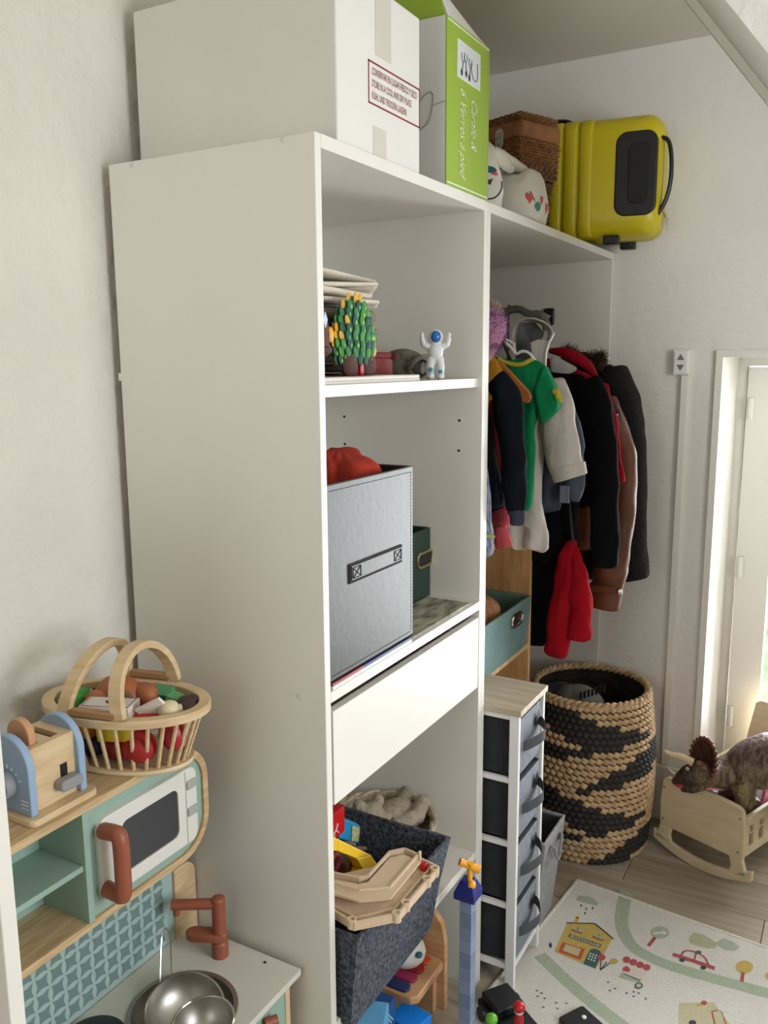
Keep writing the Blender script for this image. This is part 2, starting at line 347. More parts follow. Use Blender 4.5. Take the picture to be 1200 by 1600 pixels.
# raised lid: green flap towards the camera, white flap behind the front
MB().prism([(-0.29,gy0+0.004,gz),(-0.006,gy0+0.004,gz),(-0.006,gy0-0.07,gz+0.10),(-0.29,gy0-0.07,gz+0.10)],(0,0.003,0.002)).build('lid_flap', M_LIME, gb, smooth=False)
MB().prism([(-0.006,gy0+0.01,gz),(-0.006,gy1,gz),(-0.05,gy1-0.02,gz+0.05),(-0.05,gy0+0.03,gz+0.09)],(0.003,0,0.001)).build('lid_flap', M_CARD, gb, smooth=False)
iw = [U(a,b,0,0.0004) for a,b in ((715,60),(750,88),(750,142),(716,118))]
iy0,iy1 = (iw[0].y+iw[3].y)/2,(iw[1].y+iw[2].y)/2; iz1,iz0=(iw[0].z+iw[1].z)/2,(iw[2].z+iw[3].z)/2
M_PALE = mat('pale_print','#d9dcc0',0.6)
B(-0.0002,0.0006,iy0-0.002,iy1+0.002,iz0-0.002,iz1+0.002).build('picture_border', M_PALE, gb, smooth=False)
B(-0.0002,0.0009,iy0,iy1,iz0,iz1).build('picture', mat('picture_print','#cfcfd2',0.5), gb, smooth=False)
M_INK = mat('ink','#3a3a3c',0.6)
gl = MB(); w_=iy1-iy0; h_=iz1-iz0
def stem_glass(mb,y,z,s,tilt):
    pth=[(0.0012,y,z),(0.0012,y+0.25*s*tilt,z+0.5*s)]
    mb.tube(pth,0.0011,5)
    for sg in (-1,1): mb.tube([pth[1],(0.0012,pth[1][1]+sg*0.22*s,pth[1][2]+0.25*s),(0.0012,pth[1][1]+sg*0.15*s,pth[1][2]+0.5*s)],0.0009,5)
    mb.ell((0.0012,y,z),(0.0005,0.006,0.007),8,6)
for k,(fy,fz,t) in enumerate(((0.16,0.16,0.6),(0.36,0.2,-0.4),(0.5,0.14,0.5))): stem_glass(gl,iy0+w_*fy,iz0+h_*fz,h_*0.55,t)
gl.tube(smooth_path([(0.0012,iy0+w_*0.55,iz0+h_*0.6),(0.0012,iy0+w_*0.66,iz0+h_*0.2),(0.0012,iy0+w_*0.85,iz0+h_*0.22),(0.0012,iy0+w_*0.86,iz0+h_*0.7)],5),0.001,5)
gl.build('drawn_glasses', M_INK, gb)
# script lettering reads downwards
_c=U(736,152,0,0.0); text('Carafe &',(0.0006,_c.y,_c.z),(0,0,-1),(0,1,0),0.044,'lettering',M_PALE,gb,shear=0.45,fit=_c.z-U(737,236,0,0.0).z,bold=-0.004)
_c=U(719,135,0,0.0); text('6 Verres à pied',(0.0006,_c.y,_c.z),(0,0,-1),(0,1,0),0.044,'lettering',M_PALE,gb,shear=0.45,fit=_c.z-U(720,280,0,0.0).z,bold=-0.004)
for z_ in (H+0.006,gz-0.008): B(-0.0002,0.0006,gy0+0.004,gy1-0.004,z_,z_+0.003).build('edge_line', M_PALE, gb, smooth=False)
dg_ = MB(); gx=-0.055
dg_.tube(smooth_path([(-0.078,gy0-0.0006,H+0.155),(-0.045,gy0-0.0006,H+0.185),(-0.03,gy0-0.0006,H+0.178),(-0.04,gy0-0.0006,H+0.13),(-0.075,gy0-0.0006,H+0.11)],5),0.0012,5).tube([(-0.035,gy0-0.0006,H+0.16),(-0.003,gy0-0.0006,H+0.165)],0.0008,5)
dg_.build('drawn_glass', mat('grey_ink','#8a8788',0.6), gb)
# ------------------------------------------------------------------ picnic basket, brown tray, fabric bag, suitcase
_pc=U(813,235,1,1.24); _pr=Matrix.Rotation(radians(-22),3,'Z')@V(0.125,-0.085,0); PBX,PBY=_pc.x-_pr.x,_pc.y-_pr.y
Mp = RZ(-22,(PBX,PBY,2.205))
pb = thing('picnic_basket',(PBX,PBY,2.205),'brown wicker picnic basket with silver clasp between green carton and suitcase','basket')
def weave_box(w,d,z0,z1,taper,nx,nz,off):
    mb = MB()
    for k in range(nz):
        z = z0+(z1-z0)*(k+0.5)/nz; s = 1-taper*(1-(k+0.5)/nz)
        per = [(-w/2*s,-d/2*s),(w/2*s,-d/2*s),(w/2*s,d/2*s),(-w/2*s,d/2*s)]
        path=[]
        for e in range(4):
            p0=Vector(per[e]); p1=Vector(per[(e+1)%4]); n=Vector((p1-p0).yx); n=Vector((n.x,-n.y)).normalized()
            m=int(nx*((p1-p0).length)/0.28)
            for j in range(m):
                q=p0.lerp(p1,j/m); amp=0.0028*(1 if (j+k)%2 else -1)
                path.append((q.x+n.x*amp,q.y+n.y*amp,z))
        mb.tube(path,(z1-z0)/nz*0.55,5,closed=True)
    return mb
weave_box(0.25,0.17,0.0,0.105,0.07,26,13,0).xf(Mp).build('woven_body', M_WICKER, pb)
B(-0.121,0.121,-0.081,0.081,0.006,0.1).xf(Mp).build('lining', mat('wicker_dark','#4d2e18',0.8), pb, smooth=False)
M_WBAND = mat('wicker_band','#9a6438',0.5,var=0.15,vscale=30)
lid = B(-0.13,0.13,-0.09,0.09,0.105,0.155).xf(Mp).build('lid', M_WBAND, pb, bevel=0.012,seg=3)
weave_box(0.235,0.155,0.150,0.178,-0.0,26,4,0).xf(Mp).build('woven_edge', M_WICKER, lid)
B(-0.112,0.112,-0.073,0.073,0.15,0.172).xf(Mp).build('woven_top', M_WICKER, lid, bevel=0.01)
cl = MB().prism([(x+0.05,-0.0905,z+0.112) for x,z in rrect(0.03,0.056,0.014)],(0,-0.006,0)).xf(Mp).build('clasp', mat('clasp_metal','#c4c2be',0.35,metal=0.5), pb, bevel=0.001)
MB().box(0.044,0.056,-0.102,-0.096,0.094,0.129).tube([(0.042,-0.100,0.114),(0.058,-0.100,0.114)],0.004,8).xf(Mp).build('clasp_lever', M_STEEL, cl, bevel=0.001)
tagged = tag(weave_box(0.22,0.14,0,0.158,0.1,22,12,0).box(-0.102,0.102,-0.062,0.062,0.004,0.154).xf(RZ(-22,(PBX,PBY,H+0.002))).build('wicker_tray', mat('wicker_umber','#6b4526',0.7,var=0.3,vscale=60)),'darker brown wicker hamper underneath the picnic basket','hamper')  # the hamper's own wicker is a darker brown
# fabric bag with printed face
rb = thing('fabric_bag',(-0.09,1.02,H),'slouching white cotton bag printed with drawn face and red hearts beside green carton','bag')
M_COT = mat('cotton_print','#d9d4c6',0.9,var=0.03,vscale=8,bump=0.2,bscale=30)
def bag(cx,cy,sx,sy,h,rot,seed,top=0.55):
    mb=MB(); rings=[]
    for k in range(13):
        t=k/12; s=(1-0.12*(1-t)**2)*(1-(1-top)*max(0,t-0.35)/0.65) if t<1 else top*0.75
        ring=[]
        for a in range(28):
            an=2*pi*a/28; c=cos(an); s_=sin(an); e=0.55
            x=abs(c)**e*(1 if c>0 else -1)*sx*s; y=abs(s_)**e*(1 if s_>0 else -1)*sy*s
            ring.append(Vector((x,y,h*t+ (0.012*sin(3*an+seed) if t>0.8 else 0))))
        rings.append(ring)
    mb.loft(rings).jit(0.006,14,seed)
    return mb.xf(RZ(rot,(cx,cy,H+0.004)))
mbA = bag(-0.11,0.875,0.085,0.075,0.165,20,1); mbB = bag(-0.085,1.105,0.085,0.135,0.128,4,2,0.82)
bvA = BVHTree.FromPolygons(mbA.v,mbA.f); bvB = BVHTree.FromPolygons(mbB.v,mbB.f)
bagA = mbA.build('face_bag', M_COT, rb, ang=1.5); bagB = mbB.build('hearts_bag', M_COT, rb, ang=1.5)
def fold_sheet(pts_rows, th):
    n=len(pts_rows[0]); mb=MB(); vs=[p for r in pts_rows for p in r]; fs=[]
    for k in range(len(pts_rows)-1):
        for i in range(n-1): fs.append((k*n+i,k*n+i+1,(k+1)*n+i+1,(k+1)*n+i))
    mb.add(vs,fs); return mb
def sheet(name, mb, m, parent, th=0.004, sub=1):
    o = mb.build(name, m, parent, subsurf=0)
    s_=o.modifiers.new('thick','SOLIDIFY'); s_.thickness=th; s_.offset=0
    if sub: b=o.modifiers.new('subsurf','SUBSURF'); b.levels=sub; b.render_levels=sub
    return o
rl=smooth_path([V(-0.075,0.92,H+0.160),V(-0.06,0.98,H+0.148),V(-0.05,1.06,H+0.136),V(-0.045,1.14,H+0.124),V(-0.045,1.215,H+0.112)],5)
MB().tube(rl,[0.024-0.0004*i for i in range(len(rl))],12,flat=0.65).jit(0.006,30,6).build('rolled_edge', M_COT, rb, subsurf=1)
e0,e1=U(772,240,0,-0.06),U(803,262,0,-0.05); ed_=(e1-e0)
MB().ell((e0+e1)/2,(0.012,ed_.length*0.62,0.024),16,10,Matrix.Rotation(math.atan2(ed_.z,ed_.y),3,'X')).jit(0.004,30).build('ear', M_COT, rb)
def decal(px,py,bv,shape,m,name,parent,lift=0.0012):
    # flat print that follows the cloth: every point is dropped on to the bag along -x
    c=U(px,py,0,-0.03); n=len(shape)
    def on(a,b):
        h=bv.ray_cast(Vector((0.4,c.y+a,c.z+b)),Vector((-1,0,0)))
        return (h[0]+Vector((lift,0,0))) if h[0] else None
    vs=[on(0,0)]+[on(a*0.5,b*0.5) for a,b in shape]+[on(a,b) for a,b in shape]
    if any(v is None for v in vs): return None
    fs=[(0,1+k,1+(k+1)%n) for k in range(n)]+[(1+k,1+n+k,1+n+(k+1)%n,1+(k+1)%n) for k in range(n)]
    return MB().add(vs,fs).build(name,m,parent,smooth=False)
def disc(ry,rz,n=14): return [(ry*cos(2*pi*k/n),rz*sin(2*pi*k/n)) for k in range(n)]
def heart(s): return [(s*16*sin(t)**3/17,s*(13*cos(t)-5*cos(2*t)-2*cos(3*t)-cos(4*t))/17) for t in [2*pi*k/20 for k in range(20)]]
M_TEALP=mat('teal_print','#1d5a68',0.8); M_CORALP=mat('coral_print','#c9534f',0.8); M_GREENP=mat('green_print','#2f8074',0.8); M_PINKP=mat('pink_print','#cf8c88',0.8)
xa_=-0.025; xb_=-0.005
decal(775,263,bvA,disc(0.018,0.0085),M_TEALP,'printed_eye',bagA); decal(765,273,bvA,disc(0.016,0.007),M_TEALP,'printed_eye',bagA)
decal(777,271,bvA,disc(0.008,0.004),M_CORALP,'printed_cheek',bagA)
decal(772,281,bvA,[(-0.012,0.008),(0.0,0.002),(0.012,0.006),(0.004,-0.01)],M_INK,'printed_nose',bagA)
c_=U(768,285,0,-0.03); sm_=[]
for p_ in smooth_path([V(0,-0.02,-0.028),V(0,0.02,-0.034),V(0,0.042,-0.016),V(0,0.052,0.010)],6):
    h_=bvA.ray_cast(Vector((0.4,c_.y+p_.y,c_.z+p_.z)),Vector((-1,0,0)))
    if h_[0]: sm_.append(h_[0]+V(0.001,0,0))
if len(sm_)>3: MB().tube(sm_,0.002,5).build('printed_smile', M_INK, bagA)
decal(788,310,bvB,disc(0.032,0.016),M_PINKP,'printed_spot',bagB)
for px,py,s in ((806,316,0.014),(815,310,0.017),(832,314,0.015),(843,326,0.018)): decal(px,py,bvB,heart(s),M_CORALP,'printed_heart',bagB)
decal(826,324,bvB,disc(0.024,0.012),M_GREENP,'printed_flower',bagB)
decal(818,308,bvB,[(-0.014,0.01),(-0.01,0.012),(0.014,-0.008),(0.01,-0.012)],M_INK,'printed_stroke',bagB)
# suitcase
Ms = RZ(7,(-0.085,1.685,H)); sc_ = thing('suitcase',(-0.085,1.685,H),'bright yellow hard shell suitcase with black handle overhanging the top shelf','suitcase')
M_YS = mat('yellow_shell','#c3b212',0.38,bump=0.04,bscale=300)
sz0,sz1=0.02,0.388; SXL,SXR=-0.27,0.275; SY0,SY1=-0.115,0.115
def shell(y0,y1):
    mb=MB(); rings=[]
    W_=SXR-SXL; Hh=sz1-sz0; cx=(SXL+SXR)/2; cz=(sz0+sz1)/2
    for t,ins in ((0,0.05),(0.08,0.03),(0.22,0.013),(0.45,0.003),(1,0.0)):
        y=y0+(y1-y0)*t; rings.append([Vector((cx+a,y,cz+b)) for a,b in rrect(W_-2*ins,Hh-2*ins,0.055-ins*0.3,7)])
    mb.loft(rings); return mb
shell(SY0,-0.006).xf(Ms).build('front_shell', M_YS, sc_, ang=0.5)
shell(SY1,0.006).xf(Ms).build('rear_shell', M_YS, sc_, ang=0.5)
MB().loft([[Vector(((SXL+SXR)/2+a,y,(sz0+sz1)/2+b)) for a,b in rrect(SXR-SXL-0.008,sz1-sz0-0.008,0.052,7)] for y in (-0.007,0.007)]).xf(Ms).build('zip', M_BLACK, sc_)
for i,x in enumerate((-0.20,-0.152,-0.104,-0.056,-0.008,0.04)):
    MB().loft([[Vector((x+0.022*sx_,SY0+0.003-dy,0)) + Vector((0,0,z)) for sx_,dy in ((-1,-yo_),(-0.85,0.006-yo_),(-0.6,0.009-yo_),(0.6,0.009-yo_),(0.85,0.006-yo_),(1,-yo_))] for z,yo_ in ((sz0+0.008,0.028),(sz0+0.022,0.010),(sz0+0.045,0),(sz1-0.045,0),(sz1-0.022,0.010),(sz1-0.006,0.03))],caps=True,closed=True).xf(Ms).build('rib', M_YS, sc_)
MB().prism([(0.196+a,SY0+0.034,0.205+b) for a,b in rrect(0.125,0.25,0.035,6)],(0,-0.038,0)).xf(Ms).build('handle_plate', M_BLACK, sc_, bevel=0.004)
MB().prism([(0.206+a,SY0-0.003,0.205+b) for a,b in rrect(0.065,0.18,0.022,6)],(0,-0.004,0)).xf(Ms).build('handle_recess', mat('black_soft','#08080a',0.6), sc_, bevel=0.002)
MB().tube(smooth_path([(0.245,-0.075,0.315),(0.285,-0.075,0.30),(0.298,-0.08,0.22),(0.290,-0.08,0.14),(0.262,-0.075,0.085),(0.24,-0.075,0.075)],6),0.011,10,flat=0.6).xf(Ms).build('carry_handle', M_BLACK, sc_)
for x,y in ((0.125,-0.08),(0.16,0.06),(-0.2,-0.08),(-0.2,0.06)):
    B(x-0.025,x+0.025,y-0.02,y+0.02,0.0,0.028).xf(Ms).build('foot', M_BLACK, sc_, bevel=0.005)
MB().tube(smooth_path([(-0.20,-0.03,0.385),(-0.16,-0.03,0.402),(-0.05,-0.03,0.402),(-0.01,-0.03,0.385)],5),0.009,8,flat=0.8).xf(Ms).build('top_handle', M_BLACK, sc_)
MB().box(0.06,0.20,-0.01,0.03,0.384,0.398).xf(Ms).build('corner_guard', M_BLACK, sc_, bevel=0.004)
MB().tube([(0.275,-0.02,0.10),(0.285,-0.03,0.075)],0.003,6).box(0.278,0.292,-0.036,-0.03,0.055,0.08).xf(Ms).build('zip_pull', M_STEEL, sc_)
# ------------------------------------------------------------------ shelf with small things
ZS=1.637
bk = thing('magazine_stack',(-0.09,0.24,ZS),'thin white magazine lying flat on the upper shelf','magazine')
for i,(dx,dy) in enumerate(((0,0),(0.004,-0.01))):
    B(-0.20+dx,-0.022+dx,0.03,0.415+dy,ZS+0.0062*i,ZS+0.006+0.0062*i).build('booklet', mat('paper','#d3cec6',0.8,var=0.03,vscale=60,stretch=(1,1,60)), bk, smooth=False, bevel=0.001)
B(-0.196,-0.018,0.032,0.403,ZS+0.0124,ZS+0.0134).build('cover', mat('cover_red','#8c3c38',0.6,hex2='#d8d2c8',vscale=6), bk, smooth=False)
# folded linens
for i,(nm,lab,m,z0,h,x0,x1,y0,y1) in enumerate((
  ('folded_cloth','dark striped folded cloth at the bottom of the linen stack',mat('stripe_cloth','#55504a',0.95,hex2='#8d867b',vscale=10,stretch=(1,1,18)),ZS,0.072,-0.38,-0.12,0.06,0.39),
  ('folded_blanket','thick grey checked folded blanket in the linen stack',mat('grey_check','#8d8878',0.95,hex2='#79745f',vscale=20),ZS+0.072,0.082,-0.39,-0.11,0.05,0.42),
  ('folded_sheet','rumpled cream folded sheet on top of the linen stack',mat('cream_cloth','#c9bfae',0.95,var=0.08,vscale=14),ZS+0.154,0.06,-0.40,-0.11,0.05,0.41))):
    t = thing(nm,((x0+x1)/2,(y0+y1)/2,z0),lab,'linen','stacked linens on the upper shelf')
    n = 4 if i!=1 else 2
    for k in range(n):
        hh=h/n; mb=MB(); cx,cy=(x0+x1)/2,(y0+y1)/2; rr=[]
        for zz,ins in ((0.02,0.006),(0.3,0.0),(0.7,0.0),(0.98,0.006)):
            rr.append([Vector((cx+a,cy+b,z0+hh*(k+zz))) for a,b in rrect(x1-x0-2*ins-0.01*(k%2),y1-y0-2*ins-0.012*random.random(),0.03,16)])
        mb.loft(rr); 
        if i==2: mb.jit(0.018,24,k); mb.jit(0.007,70,k)
        else: mb.jit(0.007,18,k+i); mb.jit(0.003,60,k)
        mb.build('fold', m, t, subsurf=1)
# ornament trees
M_LEAVES=[mat('leaf_%d'%i,c,0.7) for i,c in enumerate(('#2e5a45','#3c7a46','#27524c','#4b8f3f','#5fae6a','#d3a534'))]
M_TRUNK=mat('brown_felt','#543a33',0.9,var=0.2,vscale=30)
ot = thing('ornament_tree',(-0.075,0.235,ZS+0.0135),'green toy tree covered with leaf shaped pieces and dots on upper shelf','ornament')
oc=Vector((-0.075,0.235,ZS+0.0135))
prof=[(0.028,0.02),(0.062,0.03),(0.07,0.05),(0.064,0.08),(0.052,0.11),(0.034,0.135),(0.012,0.15)]
cm=MB(); 
rings=[[oc+Vector((0.018*cos(2*pi*k/20)*(r/0.07+0.2), r*sin(2*pi*k/20), z)) for k in range(20)] for r,z in prof]
cm.loft(rings).build('crown', M_LEAVES[0], ot)
for sg in (-0.035,0.035): MB().ell(oc+Vector((0.012,sg,0.02)),(0.012,0.024,0.026)).build('root', M_TRUNK, ot)
MB().tube([oc,oc+Vector((0,0,0.03))],0.016,10).build('trunk', M_TRUNK, ot)
B(oc.x+0.008,oc.x+0.02,oc.y-0.007,oc.y+0.007,oc.z,oc.z+0.026).build('door', M_RED, ot, bevel=0.003)
rnd=random.Random(3)
def rad_at(z):
    for (r0,z0),(r1,z1) in zip(prof,prof[1:]):
        if z0<=z<=z1: return r0+(r1-r0)*(z-z0)/(z1-z0)
    return 0.01
leafs=[]
for row in range(9):
    z=0.030+row*0.0145; r=rad_at(z); n=max(3,int(r/0.0062))
    for k in range(n):
        th_=-2.1+3.5*(k+0.5+0.3*(row%2))/n; yy=r*sin(th_)
        ci = 5 if (abs(yy)>r*0.75 and rnd.random()<0.35) or row==8 else rnd.choice((0,1,1,2,3,0))
        x=0.018*(r/0.07+0.2)*cos(th_)+0.002*cos(th_)
        MB().ell(oc+Vector((x,yy,z)),(0.003,0.0075,0.0125),8,6,Matrix.Rotation(radians(-yy*500+rnd.uniform(-10,10)),3,'X')).build('leaf', M_LEAVES[ci], ot)
        if rnd.random()<0.55 and ci!=5:
            MB().ell(oc+Vector((x+0.003,yy,z-0.002)),(0.0012,0.003,0.0045),8,5).build('dot', M_LEAVES[4] if rnd.random()<0.6 else mat('lime_dot','#8ecb4a',0.6), ot)
MB().prism([oc+Vector((-0.02,0.055+a,0.095+b)) for a,b in disc(0.022,0.032)],(0.004,0,0)).build('moon', M_WHITE, ot)
o2 = thing('ornament_house',(-0.09,0.085,ZS+0.0135),'brown toy mushroom house with orange windows beside the green toy tree','ornament')
q=Vector((-0.09,0.085,ZS+0.0135))
MB().lathe([(0.026,0.0),(0.028,0.035),(0.045,0.045),(0.05,0.075),(0.042,0.11),(0.015,0.128)],q,20).build('body', M_TRUNK, o2)
MB().lathe([(0.034,0.03),(0.052,0.044),(0.052,0.052),(0.036,0.058)],q,20).build('skirt', mat('maroon','#4a1519',0.8), o2)
for dy,dz,m in ((0.022,0.075,M_ORANGE),(-0.012,0.072,mat('peach_window','#e8a878',0.6))):
    MB().ell(q+Vector((0.044,dy,dz)),(0.006,0.008,0.014),10,8).build('window', m, o2)
MB().prism([q+Vector((0.046,0.0+a,0.10+b)) for a,b in ((0,0.014),(0.007,0),(0,-0.014),(-0.007,0))],(0.003,0,0)).build('window', mat('sky_window','#b9c3e6',0.5), o2, smooth=False)
# red box, cap, astronaut
rbx = thing('red_box',(-0.16,0.43,ZS),'small dark red box behind the toys on upper shelf','box')
B(-0.20,-0.12,0.385,0.475,ZS,ZS+0.058).build('body', mat('deep_red','#6d0b0c',0.5), rbx, bevel=0.003)
MB().tube([(-0.118,0.477,ZS+0.06),(-0.118,0.477,ZS+0.045)],0.011,12).build('knob', mat('maroon','#4a1519',0.8), rbx)
B(-0.203,-0.117,0.382,0.478,ZS+0.047,ZS+0.0605).build('lid', mat('deep_red','#6d0b0c',0.5), rbx, bevel=0.003)
cp = thing('knit_cap',(-0.16,0.615,ZS),'dark grey knitted cap lying behind the toy astronaut','cap')
kc=Vector((-0.175,0.625,ZS)); M_KNIT=mat('grey_knit','#6a6558',0.95,var=0.25,vscale=50,bump=0.4,bscale=120)
rings=[]
for r,z in ((0.05,0.0),(0.066,0.008),(0.07,0.025),(0.062,0.05),(0.04,0.066),(0.008,0.072)):
    rings.append([kc+Vector((r*cos(2*pi*k/24)*0.8,r*sin(2*pi*k/24),z)) for k in range(24)])
MB().loft(rings).jit(0.006,30,4).build('crown', M_KNIT, cp, subsurf=1)
MB().tube([kc+Vector((0.047+0.012*cos(a),0.052*sin(a)-0.002,0.028+0.024*cos(a))) for a in [2*pi*k/24 for k in range(24)]],0.006,8,closed=True).build('rim', M_KNIT, cp)
MB().ell(kc+Vector((0.05,0,0.026)),(0.004,0.045,0.02)).build('opening', M_BLACK, cp)
at_ = thing('astronaut_figure',(-0.045,0.535,ZS),'small white toy astronaut with raised arms and blue visor','figurine')
q=Vector((-0.045,0.535,ZS)); M_SUIT=mat('suit_white','#c9c9c8',0.5)
MR_=Matrix.Translation(q)@Matrix.Rotation(radians(-58),4,'Z')@Matrix.Translation(-q)
mb=MB()
mb.ell(q+V(0,-0.011,0.008),(0.016,0.010,0.009)).ell(q+V(0,0.011,0.008),(0.016,0.010,0.009))
for s in (-1,1):
    mb.tube([q+V(-0.002,s*0.011,0.008),q+V(0,s*0.012,0.028),q+V(0,s*0.008,0.048)],[0.0085,0.0095,0.011],10)
    mb.tube([q+V(0,s*0.014,0.072),q+V(0,s*0.026,0.078),q+V(0.002,s*0.030,0.092)],[0.008,0.0075,0.006],10)
    mb.ell(q+V(0.002,s*0.030,0.098),(0.005,0.005,0.007))
mb.ell(q+V(0,0,0.062),(0.015,0.018,0.022)).ell(q+V(0,0,0.094),(0.017,0.0175,0.0175)).box(q.x-0.026,q.x-0.008,q.y-0.014,q.y+0.014,q.z+0.048,q.z+0.082)
mb.xf(MR_).build('suit', M_SUIT, at_, remesh=0.0016, smoothmod=3)
MB().ell(q+V(0.010,0,0.094),(0.010,0.012,0.013)).xf(MR_).build('visor', mat('blue_visor','#1d62a8',0.12), at_)
MB().ell(q+V(0.0115,-0.011,0.022),(0.003,0.005,0.005)).ell(q+V(0.0115,0.011,0.018),(0.003,0.005,0.004)).xf(MR_).build('patch', mat('teal_patch','#2f7f88',0.5), at_)
# ------------------------------------------------------------------ middle shelf
ZM=1.086
gbx = thing('grey_storage_box',(-0.15,0.19,ZM),'large grey leather look storage cube with sewn handle on middle shelf','storage box')
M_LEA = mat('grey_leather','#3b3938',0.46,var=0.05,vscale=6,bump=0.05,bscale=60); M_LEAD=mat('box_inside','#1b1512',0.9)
bx0,bx1,by0,by1,bz1=-0.31,-0.006,0.022,0.352,ZM+0.378
BZ0 = ZM+0.012
g=MB(); th=0.006
g.box(bx1-th,bx1,by0,by1,BZ0,bz1).box(bx0,bx0+th,by0,by1,BZ0,bz1).box(bx0+th,bx1-th,by0,by0+th,BZ0,bz1).box(bx0+th,bx1-th,by1-th,by1,BZ0,bz1).box(bx0,bx1,by0,by1,BZ0,BZ0+th)
g.build('shell', M_LEA, gbx, smooth=False, bevel=0.002)
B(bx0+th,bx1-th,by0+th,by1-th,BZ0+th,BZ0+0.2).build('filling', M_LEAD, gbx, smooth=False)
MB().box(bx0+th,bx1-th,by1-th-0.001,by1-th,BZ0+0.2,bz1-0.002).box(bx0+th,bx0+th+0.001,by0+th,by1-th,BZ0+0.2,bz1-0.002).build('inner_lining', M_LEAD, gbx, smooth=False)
hp=[U(a,b,0,bx1+0.004) for a,b in ((550,896),(628,865))]; hz=(hp[0].z+hp[1].z)/2; hy0,hy1=hp[0].y,hp[1].y
hnd=MB(); hnd.prism([(bx1,hy0,hz-0.014),(bx1,hy1,hz-0.014),(bx1,hy1,hz+0.014),(bx1,hy0,hz+0.014)],(0.004,0,0))
hn=hnd.build('handle', M_LEA, gbx, smooth=False, bevel=0.001)
B(bx1+0.0002,bx1+0.0022,hy0-0.006,hy1+0.004,hz-0.019,hz+0.018).build('handle_backing', M_LEAD, gbx, smooth=False)
st=MB()
for ya_,yb_ in ((hy0+0.004,hy0+0.032),(hy1-0.032,hy1-0.004)):
    for (p0,p1) in (((ya_,-0.010),(yb_,0.010)),((ya_,0.010),(yb_,-0.010)),((ya_,-0.010),(ya_,0.010)),((yb_,-0.010),(yb_,0.010)),((ya_,0.010),(yb_,0.010)),((ya_,-0.010),(yb_,-0.010))):
        st.tube([(bx1+0.0045,p0[0],hz+p0[1]),(bx1+0.0045,p1[0],hz+p1[1])],0.0007,4)
st.build('stitching', M_LEAD, hn, smooth=False)
st=MB()
for z in (bz1-0.012,BZ0+0.012):
    y=by0+0.01
    while y<by1-0.012: st.box(bx1,bx1+0.0006,y,y+0.004,z-0.0006,z+0.0006); y+=0.007
z=BZ0+0.015
while z<bz1-0.015: st.box(bx1,bx1+0.0006,by1-0.011,by1-0.0098,z,z+0.004); z+=0.007
st.build('seam', M_LEAD, gbx, smooth=False)
oc_=MB(); rr=[]; hp0=U(547,730,2,bz1)
for k in range(17):
    t=k/16; rr.append([Vector((hp0.x-0.02+0.085*cos(2*pi*a/44)*(1-t**4*0.8), hp0.y+0.095*sin(2*pi*a/44)*(1-t**4*0.8), BZ0+0.2+0.200*t)) for a in range(44)])
tag(oc_.loft(rr).jit(0.028,13,5).jit(0.016,30,6).jit(0.006,70,2).build('red_garment', mat('orange_red_cloth','#a8301c',0.9,var=0.1,vscale=9), subsurf=1),'crumpled orange red cloth heaped inside the grey storage cube','cloth')
gn = thing('green_box',(-0.22,0.6,ZM),'small dark green fabric box with metal ring handle on middle shelf','storage box')
M_DGREEN=mat('bottle_green','#1a3327',0.7,bump=0.1,bscale=200)
nx1=-0.135; ny0,ny1=0.50,0.695; nz1=ZM+0.178
MB().box(nx1-0.005,nx1,ny0,ny1,ZM,nz1).box(-0.37,-0.365,ny0,ny1,ZM,nz1).box(-0.365,nx1-0.005,ny0,ny0+0.005,ZM,nz1).box(-0.365,nx1-0.005,ny1-0.005,ny1,ZM,nz1).box(-0.365,nx1-0.005,ny0+0.005,ny1-0.005,ZM,ZM+0.12).build('shell', M_DGREEN, gn, smooth=False, bevel=0.002)
c_=U(664,873,0,nx1+0.001); ringp=[Vector((nx1+0.002,c_.y+a,c_.z+b)) for a,b in rrect(0.085,0.036,0.0175,6)]
MB().tube(ringp,0.0038,8,closed=True).build('ring_handle', mat('brass','#c9b98a',0.25,metal=1.0), gn)
MB().prism([p-Vector((0.0015,0,0)) for p in ringp],(0.0012,0,0)).build('handle_opening', M_BLACK, gn, smooth=False)
mg = thing('open_magazine',(-0.06,0.5,ZM),'picture magazine lying flat in front of the green box','magazine')
B(-0.13,-0.012,0.36,0.665,ZM,ZM+0.004).build('pages', mat('magazine_print','#b7b29a',0.5,hex2='#5b5a4c',vscale=14,stretch=(3,1,1)), mg, smooth=False)
m2 = thing('comic_magazine',(-0.15,0.19,ZM),'red and blue magazine sticking out under the grey storage cube','magazine')
B(-0.25,-0.003,0.03,0.34,ZM,ZM+0.006).build('pages', M_WHITE, m2, smooth=False)
B(-0.25,-0.003,0.03,0.14,ZM+0.006,ZM+0.0115).build('red_cover', mat('cover_pink','#9c4a4c',0.5), m2, smooth=False)
B(-0.25,-0.003,0.14,0.34,ZM+0.006,ZM+0.0115).build('blue_cover', mat('cover_blue','#3a4586',0.5,hex2='#55506e',vscale=20), m2, smooth=False)
